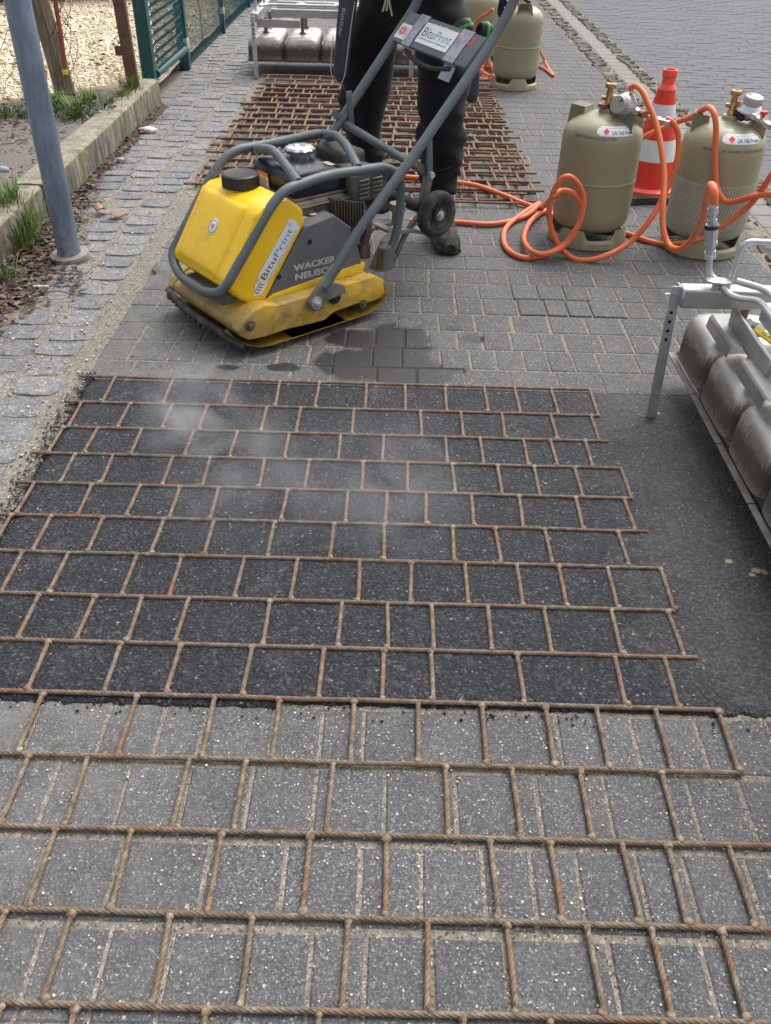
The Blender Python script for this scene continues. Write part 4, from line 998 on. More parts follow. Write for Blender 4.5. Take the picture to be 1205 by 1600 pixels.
# ---- engine
en = thing('engine', None, None); en.parent = pc
mb = MB(); mb.prism([(-.035, .385), (-.030, .440), (-.040, .458), (-.06, .468), (-.21, .464), (-.238, .455), (-.250, .43), (-.250, .385)], -.150, .095, 'xz', bev=.018, seg=4); mb.build('fuel_tank', M['blackgloss'], en, ang=30)
mb = MB(); mb.box((-.142, -.028, .387), (.232, .262, .010), bev=.004); mb.build('tank_seam', M['dustblack'], en)
mb = MB(); mb.prism([(.0, .31), (.008, .384), (-.225, .384), (-.235, .345), (-.19, .29), (-.03, .285)], -.14, .120, 'xz', bev=.014, seg=3); mb.box((-.112, -.01, .372), (.262, .280, .006), bev=.002); mb.build('blower_housing', M['dustblack'], en, ang=30)
# ribbed chrome cap
mb = MB(); N_ = 60; vv = []; ringz = [(.030, 0), (.031, .018), (.044, .020), (.046, .030), (.040, .036), (.018, .038), (.014, .034), (.0, .034)]
for r_, z in ringz:
    for k_ in range(N_):
        a = 2*math.pi*k_/N_; e = .0028*math.cos(10*a) if r_ > .038 else 0
        vv.append((max(r_+e, 1e-4)*math.cos(a), max(r_+e, 1e-4)*math.sin(a), z))
ff = [(i*N_+k_, i*N_+(k_+1) % N_, (i+1)*N_+(k_+1) % N_, (i+1)*N_+k_) for i in range(len(ringz)-1) for k_ in range(N_)]
qc = (-0.138, -0.030, 0.478)
mb.add(vv, ff, Matrix.Translation((-.176, -.078, .456)) @ Matrix.Scale(1.08, 4)); mb.build('fuel_cap', M['chrome'], en, ang=40)
# warning label on the tank's front
Mw = frame((-.0300, -.108, .388), (0, 1, 0), (.08, 0, 1))
mb = MB(); mb.add([(0, 0, .0006), (.062, 0, .0006), (.062, .052, .0006), (0, .052, .0006)], [(0, 1, 2, 3)], Mw); mb.build('warning_label', M['white'], en, ang=0)
mb = MB(); mb.add([(0, .038, .0012), (.062, .038, .0012), (.062, .052, .0012), (0, .052, .0012)], [(0, 1, 2, 3)], Mw); mb.build('label_band', M['orangelab'], en, ang=0)
mb = MB()
for k_ in range(6): mb.add([(.005, .005+k_*.0052, .0012), (.050+.006*math.sin(k_*5), .005+k_*.0052, .0012), (.050+.006*math.sin(k_*5), .0068+k_*.0052, .0012), (.005, .0068+k_*.0052, .0012)], [(0, 1, 2, 3)], Mw)
mb.build('print_lines', M['txt_d'], en, ang=0)
mb = MB(); mb.box((-.20, .05, .4662), (.022, .045, .0008)); mb.build('sticker', M['cord'], en)
# cylinder with cooling fins, exhaust guard with louvres, air filter box
mb = MB()
for k_ in range(11): mb.box((-.150-k_*.0115, .085, .335-k_*.0030), (.0035, .14, .10), Matrix.Identity(4), bev=.001)
mb.box((-.21, .07, .30), (.12, .09, .07), bev=.01); mb.build('cooling_fins', M['iron'], en)
mb = MB(); mb.prism([(-.235, .355), (-.232, .432), (-.26, .448), (-.375, .440), (-.388, .37), (-.35, .345)], .00, .135, 'xz', bev=.012, seg=3); mb.build('exhaust_guard', M['dustblack'], en, ang=30)
for k_ in range(5):
    for h_ in (0, 1): mb = MB(); mb.box((-.278-h_*.055, .139, .366+k_*.0135), (.044, .007, .006), Matrix.Identity(4), bev=.002); mb.build('louvre', M['tubew'], en)
mb = MB(); mb.box((-.325, -.055, .440), (.11, .15, .075), bev=.016, seg=3); mb.build('air_filter', M['dustblack'], en)
mb = MB(); mb.tube(smooth_path([(-.27, .10, .33), (-.31, .12, .27), (-.30, .11, .20)], .02), .016, 12); mb.cyl((-.30, .11, .20), (-.30, .11, .15), .024, 14); mb.build('exhaust_pipe', M['iron'], en)
mb = MB(); mb.box((-.20, -.02, .24), (.16, .20, .14), bev=.012); mb.build('crankcase', M['iron'], en)
# ---- protective tube cage
cg = thing('tube_cage', None, None); cg.parent = pc
n_b, f_b = .182, -.158
near = [(-.325, n_b, .150), (-.378, n_b, .21), (-.400, n_b, .30), (-.398, n_b, .42), (-.335, n_b, .466), (-.10, n_b, .478), (.060, n_b, .462), (.110, n_b, .425), (.288, n_b, .215), (.305, n_b-.02, .190), (.312, .09, .168), (.312, -.07, .168), (.300, f_b+.03, .185), (.290, f_b, .215), (.095, f_b, .455), (.03, f_b, .495), (-.10, f_b, .495), (-.335, f_b, .500), (-.40, f_b, .45), (-.40, f_b, .28), (-.345, f_b, .15)]
mb = MB(); mb.tube(fillet(near, .05, 6), .0152, 14); mb.build('main_tube', M['tube'], cg, ang=60)
mb = MB(); mb.tube(fillet([(-.060, f_b, .485), (-0.029, -0.101, 0.505), (-0.060, -0.070, 0.505), (-0.046, -0.005, 0.500), (0.009, 0.182, 0.474)], .03, 4), .0145, 14); mb.build('cross_tube', M['tube'], cg, ang=60)
mb = MB(); mb.tube(fillet([(-.335, f_b, .495), (-0.288, -0.060, 0.520), (-0.295, -0.026, 0.520), (-0.268, 0.055, 0.515), (-0.219, 0.182, 0.480)], .03, 4), .0145, 14); mb.build('cross_tube', M['tube'], cg, ang=60)
for b in (n_b, f_b): mb = MB(); mb.prism([(-.36, .120), (-.31, .120), (-.318, .20), (-.35, .205), (-.375, .165)], b-.020, b+.020, 'xz', bev=.006); mb.build('mount_foot', M['tubew'], cg)
mb = MB(); mb.box((.25, .03, .150), (.08, .22, .035), bev=.006); mb.build('front_bracket', M['tubew'], cg)
Mk = frame((-.045, .118, .527), (.3, .9, -.25), (1, -.2, .1))

# ---- steering handle
hd = thing('handle', None, None); hd.parent = pc
hb, fb = .258, -.200
H0 = (-.005, hb, .098)
nearp = [(-.020, hb, .158), (-.161, hb, .315), (-.392, hb, .515), (-.671, hb, .780), (-.768, hb, .897), (-.800, hb, .965), (-.83, hb-.04, .985), (-.83, fb+.04, .985), (-.81, fb, .965), (-.785, fb, .865), (-.690, fb, .768), (-.388, fb, .468), (-.19, fb, .297), (-.020, fb, .158)]
mb = MB(); mb.tube(fillet(nearp, .05, 6), .0158, 16); mb.build('handle_tube', M['tube'], hd, ang=60)
for b in (hb, fb):
    s_ = .012
    mb = MB(); mb.prism([(.040, .105), (.044, .125), (.028, .145), (-.060, .230), (-.090, .205), (-.052, .170), (-.100, .148), (-.106, .122), (-.018, .112), (-.008, .092), (.020, .088)], b-.007, b+.007, 'xz', bev=.002); mb.build('pivot_bracket', M['tubew'], hd)
    mb = MB(); o_ = 1 if b > 0 else -1
    mb.cyl((.016, b, .118), (.016, b+o_*.014, .118), .021, 22); mb.cyl((.016, b+o_*.014, .118), (.016, b+o_*.022, .118), .014, 6); mb.cyl((.016, b+o_*.022, .118), (.016, b+o_*.030, .118), .007, 12); mb.build('pivot_bolt', M['galv'], hd)
# lower cross tube with its triangular stays
q0 = (-0.454, 0.258, 0.439); q1 = (-0.473, -0.200, 0.493)
mb = MB(); mb.cyl((q0[0]+.02, .25, q0[2]+.012), (q1[0]+.02, -.20, q1[2]+.012), .0135, 14); mb.build('cross_tube', M['tube'], hd)
for b, q in ((.250, q0), (-.195, q1)):
    u2 = (-.50, .572) if b > 0 else (-.50, .575)
    for (a0, a1) in (((q[0], q[2]), (q[0]+.075, q[2]+.058)), ((q[0], q[2]), (q[0]+.010, q[2]+.118))):
        mid = Vector((a1[0]-a0[0], 0, a1[1]-a0[1])); nn = Vector((-mid.z, 0, mid.x)).normalized()*.013
        mb = MB(); mb.prism([(a0[0]-nn.x, a0[1]-nn.z), (a1[0]-nn.x*.8, a1[1]-nn.z*.8), (a1[0]+nn.x*.8, a1[1]+nn.z*.8), (a0[0]+nn.x, a0[1]+nn.z)], b-.004, b+.004, 'xz', bev=.001); mb.build('stay', M['tube'], hd)
        b += .009
    mb = MB(); mb.cyl((q[0], b-.02, q[2]), (q[0], b+.008, q[2]), .010, 12); mb.build('bolt', M['galv'], hd)
# sign panel between the handle tubes
P_bl = Vector((-0.663, -0.215, 0.749)); P_br = Vector((-0.641, 0.200, 0.721)); P_tl = Vector((-0.745, -0.215, 0.832))
xd = (P_br-P_bl); Wp = xd.length; Mp = frame(P_bl+Vector((.005, 0, .006)), xd, P_tl-P_bl); Hp = (P_tl-P_bl).length; M['panelgrey'] = simple('grey_panel', (.125, .145, .16), .5, 0., .12, 9.)
mb = MB(); mb.box((Wp/2, Hp/2, -.009), (Wp, Hp, .017), Mp, .007, 2); mb.build('sign_panel', M['panelgrey'], hd)
mb = MB(); mb.tube([Mp @ Vector(q) for q in smooth_path([(.09, -.006, -.022), (.16, -.024, -.03), (.25, -.026, -.03), (.34, -.010, -.024)], .02)], .0085, 10); mb.build('panel_lip', M['black'], hd)
def pl(name, x0, y0, x1, y1, z, mat_): 
    mb_ = MB(); mb_.add([(x0, y0, z), (x1, y0, z), (x1, y1, z), (x0, y1, z)], [(0, 1, 2, 3)], Mp); return mb_.build(name, mat_, hd, ang=0)
text_on(hd, 'WP', .044, Mp @ Matrix.Translation((.172, .072, .0006)), M['txt_w'], .0004, .07)
text_on(hd, '1550', .044, Mp @ Matrix.Translation((.247, .072, .0006)), M['txt_r'], .001, .135)
pl('sticker', .022, .012, .078, .068, .0011, M['white'])
mb = MB(); mb.lathe([(0, .0018), (.017, .0018)], 28, Mp @ Matrix.Translation((.045, .042, 0)), caps=False); mb.build('red_roundel', M['txt_r'], hd, ang=0)
mb = MB(); mb.lathe([(.0135, .0022), (.0120, .0022)], 28, Mp @ Matrix.Translation((.045, .042, 0)), caps=False); mb.add([(.036, .0405, .0022), (.054, .0405, .0022), (.054, .0435, .0022), (.036, .0435, .0022)], [(0, 1, 2, 3)], Mp); mb.add([(.0435, .033, .0024), (.0465, .033, .0024), (.0465, .051, .0024), (.0435, .051, .0024)], [(0, 1, 2, 3)], Mp); mb.build('roundel_mark', M['white'], hd, ang=0)
pl('print_line', .066, .020, .0675, .060, .0018, M['txt_bl']); pl('print_line', .0705, .020, .0715, .055, .0018, M['txt_bl'])
pl('sign', .130, .022, .298, .098, .0014, M['white'])
v_, f_ = text_geo('Bitu', .046, -.0003); x1 = max(p_[0] for p_ in v_); v2, f2 = text_geo('Print', .046, -.0003); x2 = max(p_[0] for p_ in v2); sc_ = .150/(x1+x2+.004)
mb = MB(); mb.add([(p_[0]*sc_, p_[1]*1.05, 0) for p_ in v_], f_, Mp @ Matrix.Translation((.138, .048, .002))); mb.build('lettering', M['txt_d'], hd, ang=0)
mb = MB(); mb.add([(p_[0]*sc_, p_[1]*1.05, 0) for p_ in v2], f2, Mp @ Matrix.Translation((.138+(x1+.004)*sc_, .048, .002))); mb.build('lettering', M['txt_t'], hd, ang=0)
text_on(hd, 'Fugenloser Asphalt in Pflasteroptik', .009, Mp @ Matrix.Translation((.138, .0365, .002)), M['txt_d'], 0, .145)
for (x0, x1_, ex) in ((.080, .126, .0), (.304, .360, .028)):
    mb = MB(); vv = []; 
    for (y_, z_) in ((Hp+.0015, -.020), (Hp+.0015, .001), (Hp*.5, .0026), (-.0015, .0022), (-.003, -.020), (-.02-ex, -.032)): vv += [(x0+.004*math.sin(y_*50), y_, z_), (x1_+.003*math.sin(y_*70), y_, z_)]
    mb.add(vv, [(2*k_, 2*k_+1, 2*k_+3, 2*k_+2) for k_ in range(5)], Mp); mb.build('tape_strip', M['tape'], hd, ang=60)
# ---- transport wheels on their axle, folded up behind the machine
wk = thing('wheel_kit', None, None); wk.parent = pc
wc = (-0.567, 0.195, 0.269)
WA = Vector((wc[0]+.006, .190, wc[2]))
def wheel(b, par):
    g_ = thing('wheel', None, None); g_.parent = par; g_.location = (WA.x, b, WA.z)
    return g_
Rx = Matrix.Rotation(-math.pi/2, 4, 'X')
for b in (.190, -.115):
    o_ = 1
    Mw_ = Matrix.Translation((WA.x, b, WA.z)) @ Rx
    mb = MB(); mb.lathe([(.050, .018), (.056, .021), (.072, .020), (.078, .014), (.081, 0), (.078, -.014), (.072, -.020), (.052, -.020)], 40, Mw_, caps=False); mb.build('tyre', M['rubber'], wk, ang=50)
    mb = MB(); mb.lathe([(.0, -.012), (.052, -.016), (.054, .014), (.046, .015), (.043, .006), (.026, .004), (.024, .017), (.015, .019), (.0, .019)], 40, Mw_, caps=False)
    for k_ in range(8):
        a = k_*math.pi/4; mb.box((.035*math.cos(a), .035*math.sin(a), .007), (.006, .006, .008), Mw_ @ Matrix.Rotation(0, 4, 'Z'), .001)
    mb.build('rim', M['dustblack'], wk, ang=40)
    mb = MB(); mb.lathe([(.017, .019), (.016, .022), (.012, .023), (.0115, .019), (.0105, .028), (0, .030)], 24, Mw_, caps=False); mb.build('hub_cap', M['galv'], wk, ang=40)
mb = MB(); mb.cyl((WA.x, -.10, WA.z), (WA.x, .168, WA.z), .0135, 14); mb.build('axle', M['tube'], wk)
mb = MB(); mb.cyl((WA.x+.01, -.06, WA.z+.005), (WA.x+.01, .12, WA.z+.005), .021, 14); mb.build('sleeve', M['black'], wk)
mb = MB(); mb.prism([(WA.x-.01, WA.z), (WA.x+.02, WA.z-.01), (WA.x-.01, WA.z+.11), (WA.x-.035, WA.z+.10)], .100, .125, 'xz', bev=.003); mb.build('lock_lever', M['tubew'], wk)
mb = MB(); mb.tube(fillet([(-.36, .13, .13), (-.42, .13, .115), (-.47, .13, .20), (WA.x+.02, .125, WA.z-.01)], .03, 5), .010, 8); mb.build('swing_arm', M['tubew'], wk)
mb = MB(); mb.tube(fillet([(-.36, -.08, .13), (-.42, -.08, .115), (-.47, -.08, .20), (WA.x+.02, -.08, WA.z-.01)], .03, 5), .010, 8); mb.build('swing_arm', M['tubew'], wk)
# beige flat steel stand behind
mb = MB(); 
mb.prism([(-.33, .10), (-.38, .19), (-.44, .225), (-.50, .215), (-.60, .18), (-.60, .168), (-.50, .200), (-.44, .208), (-.39, .175), (-.35, .09)], .100, .140, 'xz', bev=.003)
mb.prism([(-.33, .10), (-.37, .175), (-.42, .205), (-.52, .205), (-.52, .192), (-.42, .190), (-.38, .16)], -.02, .02, 'xz', bev=.003)
mb.build('stand_bar', M['board'], wk)
mb = MB(); mb.box((-.44, .06, .205), (.03, .13, .012), bev=.003); mb.build('stand_cross_bar', M['board'], wk)
mb = MB(); mb.cyl((-.465, .09, .225), (-.465, .09, .275), .020, 14); mb.cyl((-.465, .09, .275), (-.465, .09, .30), .028, 18); mb.build('damper', M['board'], wk)
# ---- ear defenders hanging on the handle panel
em_ = thing('ear_defenders', 'black and lime green ear defenders hanging behind the sign panel', 'ear defenders', (0, 0, 0), 0)
def cup(c, ax, label_ring=True):
    z = Vector(ax).normalized(); x = z.orthogonal().normalized(); Mx = frame(c, x, z.cross(x)); 
    mb_ = MB(); mb_.lathe([(0, .026), (.020, .026), (.032, .020), (.037, .006), (.037, 0)], 28, Mx @ Matrix.Diagonal((.85, 1.05, 1, 1))); mb_.build('cup', M['black'], em_, ang=50)
    mb_ = MB(); mb_.lathe([(.0385, .004), (.0395, 0), (.0385, -.006), (.036, -.006)], 28, Mx @ Matrix.Diagonal((.85, 1.05, 1, 1))); mb_.build('green_ring', M['green'], em_, ang=50)
    mb_ = MB(); mb_.lathe([(.037, -.006), (.038, -.014), (.033, -.022), (.024, -.022), (.021, -.014), (.0, -.010)], 28, Mx @ Matrix.Diagonal((.85, 1.05, 1, 1)), caps=False); mb_.build('cushion', M['black'], em_, ang=50)
cup((0.295, 3.360, 0.785), (.75, .25, -.1)); cup((0.225, 3.420, 0.790), (-.35, .3, .9))
mb = MB(); mb.tube(smooth_path([(0.294, 3.360, 0.793), (0.311, 3.390, 0.753), (0.285, 3.420, 0.724), (0.253, 3.440, 0.740), (0.227, 3.430, 0.777)], .02), .0035, 8); mb.build('headband', M['black'], em_)

# ================================================================ THE MAN BEHIND THE MACHINE
man = thing('person', 'person in baggy black work trousers and dusty boots steering the plate compactor', 'person', (0.05, 3.68, 0))
def skin_obj(name, joints, edges_, mat_, parent, sub=2, disp=None, root=0):
    me_ = bpy.data.meshes.new(name); O = Vector(man.location)
    me_.from_pydata([Vector(j[:3])-O for j in joints], edges_, [])
    o = bpy.data.objects.new(name, me_); link(o)
    md = o.modifiers.new('s', 'SKIN'); md.use_smooth_shade = True; md.branch_smoothing = .6
    for q, j in zip(me_.skin_vertices[0].data, joints):
        rx = j[3]; ry = j[4] if len(j) > 4 else rx; q.radius = (rx, ry); q.use_root = False
    me_.skin_vertices[0].data[root].use_root = True
    if sub: sd_ = o.modifiers.new('d', 'SUBSURF'); sd_.levels = sub; sd_.render_levels = sub
    dg = bpy.context.evaluated_depsgraph_get(); dg.update(); ev = o.evaluated_get(dg); nm = bpy.data.meshes.new_from_object(ev)
    bpy.data.objects.remove(o); bpy.data.meshes.remove(me_)
    nm.name = name; nm.materials.clear(); nm.materials.append(mat_)
    if disp:
        nm.update(); N = [q.normal.copy() for q in nm.vertices]
        for q, n_ in zip(nm.vertices, N): q.co += n_*disp(q.co+O)*(1.25 if name == 'trousers' else 1)
    nm.shade_smooth()
    return link(bpy.data.objects.new(name, nm), parent)
HR = Vector((.165, 3.63, .86)); HL = Vector((-.085, 3.80, .86)); KR = Vector((.172, 3.50, .47)); KL = Vector((-.145, 3.86, .45)); AR = Vector((.190, 3.54, .09)); AL = Vector((-.125, 3.98, .09))
PV = (HR+HL)/2+Vector((0, 0, .06))
SH = Vector((.07, 3.62, 1.38)); SR = Vector((.25, 3.56, 1.36)); SL = Vector((-.12, 3.70, 1.36))
ER = Vector((.44, 3.50, 1.12)); WR = Vector((.375, 3.25, .975)); EL = Vector((-.16, 3.56, 1.12)); WL = Vector((.045, 3.55, 1.02))
NK = Vector((.075, 3.58, 1.45)); HD = Vector((.075, 3.53, 1.60))
def J(v_, r_, r2=None): return (v_.x, v_.y, v_.z, r_) if r2 is None else (v_.x, v_.y, v_.z, r_, r2)
jn = [J(PV, .10), J((PV+SH)/2, .105), J(SH, .11), J(NK, .05), J(HD-Vector((0, 0, .06)), .07), J(HD+Vector((0, 0, .03)), .092), J(HD+Vector((0, 0, .10)), .06),
      J(HR, .075), J(KR, .052), J(AR, .038), J(HL, .075), J(KL, .052), J(AL, .038),
      J(SR, .055), J(ER, .042), J(WR, .030), J(SL, .055), J(EL, .042), J(WL, .030)]
skin_obj('body', jn, [(0, 1), (1, 2), (2, 3), (3, 4), (4, 5), (5, 6), (0, 7), (7, 8), (8, 9), (0, 10), (10, 11), (11, 12), (2, 13), (13, 14), (14, 15), (2, 16), (16, 17), (17, 18)], M['skin'], man)
# face
fz = HD+Vector((0, -.088, .0))
for s_ in (-1, 1):
    mb = MB(); mb.sph(Vector((s_*.032, -.078, .045))+HD-Vector(man.location), .013, 2); mb.build('eye', M['white'], man)
    mb = MB(); mb.sph(Vector((s_*.032, -.089, .044))+HD-Vector(man.location), .0055, 1); mb.build('pupil', M['black'], man)
    mb = MB(); mb.sph(Vector((s_*.092, .0, .03))+HD-Vector(man.location), .028, 2, (.35, .7, 1.1)); mb.build('ear', M['skin'], man)
mb = MB(); mb.sph(Vector((0, -.098, .018))+HD-Vector(man.location), .018, 2, (.75, 1, 1.5)); mb.build('nose', M['skin'], man)
mb = MB(); mb.sph(Vector((0, -.086, -.022))+HD-Vector(man.location), .020, 2, (1.2, .4, .25)); mb.build('mouth', simple('lips', (.42, .15, .12), .5), man)
mb = MB(); mb.sph(Vector((0, .018, .075))+HD-Vector(man.location), .10, 3, (1, 1.02, .82)); mb.build('hair', M['hair'], man)
# trousers
def fold(p_):
    h = mnoise.noise(Vector((p_.x*7, p_.y*7, p_.z*16)))*.018+(1-abs(mnoise.noise(Vector((p_.x*5+p_.z*9, p_.y*5, p_.z*11+p_.x*8)))))*.014-.010+mnoise.noise(Vector((p_.x*16+3, p_.y*16, p_.z*26)))*.006
    low = max(0, 1-p_.z/.42); a = math.sin(p_.z*95+6*mnoise.noise(Vector((p_.x*9, p_.y*9, p_.z*4)))*2)*.009*low
    kn = math.exp(-((p_.z-.47)/.09)**2)*math.sin(p_.z*80+5*mnoise.noise(p_*8))*.005
    return h+a+kn
tj = [J(PV+Vector((0, 0, .12)), .150, .120), J(PV+Vector((0, 0, .02)), .165, .135), J(HR+Vector((.015, 0, -.06)), .108, .105), J((HR+KR)/2+Vector((.0, .0, .02)), .118, .11), J(KR+Vector((.0, 0, .02)), .098), J((KR*.55+AR*.45)+Vector((0, -.01, 0)), .088), J(AR+Vector((-.010, -.01, .15)), .086), J(AR+Vector((-.006, 0, .085)), .084),
      J(HL+Vector((.01, 0, -.06)), .122, .11), J((HL+KL)/2+Vector((.012, .0, .02)), .126, .11), J(KL+Vector((.0, 0, .02)), .102), J((KL*.55+AL*.45), .078), J(AL+Vector((0, 0, .12)), .078), J(AL+Vector((0, 0, .02)), .080)]
skin_obj('trousers', tj, [(0, 1), (1, 2), (2, 3), (3, 4), (4, 5), (5, 6), (6, 7), (1, 8), (8, 9), (9, 10), (10, 11), (11, 12), (12, 13)], M['trousers'], man, 3, fold, root=1)
def jf(p_): return mnoise.noise(Vector((p_.x*8, p_.y*8, p_.z*12)))*.012
jj = [J(PV+Vector((0, 0, .10)), .165, .13), J((PV+SH)/2+Vector((0, 0, .02)), .165, .13), J(SH-Vector((0, 0, .03)), .16, .12), J(NK-Vector((0, 0, .02)), .07), J(SR, .082), J(ER, .066), J(WR+(ER-WR)*.15, .048), J(SL, .082), J(EL, .066), J(WL+(EL-WL)*.15, .048)]
skin_obj('jacket', jj, [(0, 1), (1, 2), (2, 3), (2, 4), (4, 5), (5, 6), (2, 7), (7, 8), (8, 9)], M['jacket'], man, 2, jf, root=1)
# gloved hands closed round the handle
def hand(wr, tgt, ax, s_):
    # palm between the wrist and the tube, four fingers curling over it, thumb underneath
    ax = Vector(ax).normalized(); d = (tgt-wr).normalized(); n_ = d.cross(ax).normalized(); pal = wr+d*.035
    js = [J(wr, .034), J(pal, .036, .026), J(tgt-d*.030, .038, .022)]; es = [(0, 1), (1, 2)]
    for k_ in range(4):
        o_ = ax*(.030-.020*k_); L = (.95, 1.05, 1., .82)[k_]; b0 = tgt-d*.028+o_
        i0 = len(js); js += [J(b0+n_*.012, .0105), J(tgt+o_+n_*.026*L, .0098), J(tgt+o_+d*.024*L+n_*.012, .0092), J(tgt+o_+d*.022*L-n_*.010, .0085)]
        es += [(2, i0), (i0, i0+1), (i0+1, i0+2), (i0+2, i0+3)]
    i0 = len(js); js += [J(pal+ax*.034-n_*.012, .0125), J(tgt+ax*.040-n_*.022, .0105), J(tgt+ax*.030-n_*.024+d*.018, .0095)]; es += [(1, i0), (i0, i0+1), (i0+1, i0+2)]
    return js, es
U_ = Vector((-.764, -.646, 0)).normalized(); V_ = Vector((.646, -.764, 0)).normalized(); C0 = Vector((-.40, 2.82, 0))
def PW(a, b, z): return C0+U_*a+V_*b+Vector((0, 0, z))
tR = PW(-.818, .205, .905); tL = PW(-.815, -.182, .915)
js, es = hand(WR+Vector((-.02, -.02, -.015)), tR+Vector((-.012, .02, .0)), PW(-.83, hb, .95)-PW(-.80, hb, .87), 1); skin_obj('glove', js, es, M['glove'], man, 2)
js, es = hand(WL, tL, PW(-.83, fb, .95)-PW(-.80, fb, .87), -1); skin_obj('glove', js, es, M['glove'], man, 2)
# boots
def boot(ank, yaw, label=None):
    g_ = []; Rm = Matrix.Translation(Vector((ank.x, ank.y, 0))-Vector(man.location)+Vector((0, 0, 0))) @ Matrix.Rotation(yaw, 4, 'Z')
    st = [(.085, .036, .0, .060), (.05, .040, .0, .10), (.0, .042, .0, .13), (-.05, .043, .0, .115), (-.10, .048, 0, .085), (-.15, .050, 0, .068), (-.19, .042, 0, .056), (-.208, .022, 0, .040)]
    mb_ = MB(); vv = []; n_ = 16
    for (y, w_, z0, h_) in st:
        for k_ in range(n_):
            a = 2*math.pi*k_/n_; c_, s_ = math.cos(a), math.sin(a); vv.append((w_*math.copysign(abs(c_)**.7, c_), y, .022+max(0, (h_-.022)*(.5+.5*s_))))
    ff = [(i*n_+k_, i*n_+(k_+1) % n_, (i+1)*n_+(k_+1) % n_, (i+1)*n_+k_) for i in range(len(st)-1) for k_ in range(n_)]; ff.append(tuple(range(n_))[::-1]); ff.append(tuple((len(st)-1)*n_+k_ for k_ in range(n_)))
    mb_.add(vv, ff, Rm)
    mb_.lathe([(.044, .07), (.046, .12), (.044, .17)], 18, Rm @ Matrix.Translation((0, .01, 0)))
    o = mb_.build('boot', M['boot'], man, ang=60)
    out = [(w_*1.06, y) for (y, w_, _, _) in st]; pl_ = [(x, y) for x, y in out]+[(-x, y) for x, y in reversed(out)]
    mb_ = MB(); mb_.prism(pl_, .006, .026, 'xy', bev=.003, M=Rm)
    for k_ in range(12):
        y = -.195+k_*.024; w_ = .05 if -.18 < y < .05 else .036
        for s_ in (-1, 1): mb_.box((s_*(w_-.008), y, .006), (.022, .013, .012), Rm, .002)
    for k_ in range(5):
        a = -math.pi/2+(k_-2)*.45; mb_.box((.040*math.cos(a), -.175+.030*math.sin(a), .016), (.012, .010, .026), Rm @ Matrix.Identity(4), .002)
    mb_.build('boot_sole', M['boot'], man, ang=40)
    mb_ = MB(); vv = []
    for (y, w_, h_) in ((-.10, .050, .080), (-.13, .0525, .072), (-.16, .051, .066), (-.19, .044, .057), (-.211, .023, .042)):
        for k_ in range(9): a = math.pi*k_/8; vv.append((w_*1.03*math.cos(a), y, .024+(h_-.020)*max(0, math.sin(a))**.8))
    mb_.add(vv, [(i*9+k_, i*9+k_+1, (i+1)*9+k_+1, (i+1)*9+k_) for i in range(4) for k_ in range(8)], Rm); mb_.build('toe_cap', M['boot'], man, ang=60)
    mb_ = MB()
    for k_ in range(6): mb_.tube([Rm @ Vector(q) for q in ((-.030, -.03-k_*.013, .118-k_*.007), (0, -.035-k_*.013, .128-k_*.0085), (.030, -.03-k_*.013, .118-k_*.007))], .0022, 5)
    mb_.build('laces', M['black'], man)
boot(AR+Vector((.012, .02, 0)), .12); boot(AL, -.45)
# holster pocket with pale piping on the hip
pk = [(-0.221, 3.700, 0.831), (-0.232, 3.700, 0.747), (-0.243, 3.700, 0.638), (-0.246, 3.700, 0.594), (-0.237, 3.700, 0.558), (-0.219, 3.700, 0.544), (-0.200, 3.680, 0.576), (-0.185, 3.670, 0.667), (-0.172, 3.660, 0.754), (-0.157, 3.650, 0.838), (-0.153, 3.650, 0.889), (-0.218, 3.700, 0.882)]
O_ = Vector(man.location)
ctr = sum((Vector(q) for q in pk), Vector())/len(pk)
def pocket(pk, name, bulge, mat_):
    bm = bmesh.new(); P = [Vector(q)-O_ for q in pk]; c_ = sum(P, Vector())/len(P); n_ = Vector((-.35, -.93, 0)); lay = []
    for (s_, d) in ((1.0, -.012), (1.0, .006), (.9, bulge*.7), (.6, bulge), (.25, bulge*1.05)):
        lay.append([bm.verts.new(c_+(p_-c_)*s_+n_*(d+.004*mnoise.noise(p_*30+Vector((0, 0, s_*4))))) for p_ in P])
    for a, b in zip(lay, lay[1:]):
        for k_ in range(len(P)): l_ = (k_+1) % len(P); bm.faces.new((a[k_], a[l_], b[l_], b[k_]))
    bm.faces.new(lay[-1]); bm.faces.new(lay[0][::-1]); q = MB(); q.addbm(bm); o = q.build(name, mat_, man, ang=70); return o
pocket(pk, 'holster_pocket', .020, M['pocket'])
mb = MB(); P = [Vector(q)-O_ for q in pk]; n_ = Vector((-.35, -.93, 0)); c_ = sum(P, Vector())/len(P)
mb.tube(smooth_path([c_+(p_-c_)*.97+n_*.012 for p_ in P[4:10]], .01), .0022, 6); mb.tube(smooth_path([c_+(p_-c_)*Vector((.7, .7, .7)).x+n_*.021+Vector((.0, 0, -.0)) for p_ in [P[1]+Vector((-.02,0,-.03)), P[2]+Vector((-.022, 0, -.03)), P[3]+Vector((-.02, 0, -.05)), P[4]+Vector((-.012, 0, -.075))]], .01), .0020, 6); mb.build('piping', M['piping'], man)
pk2 = [(0.248, 3.560, 0.716), (0.287, 3.580, 0.718), (0.309, 3.580, 0.629), (0.313, 3.580, 0.552), (0.301, 3.570, 0.520), (0.281, 3.560, 0.520), (0.263, 3.550, 0.546), (0.255, 3.560, 0.632)]
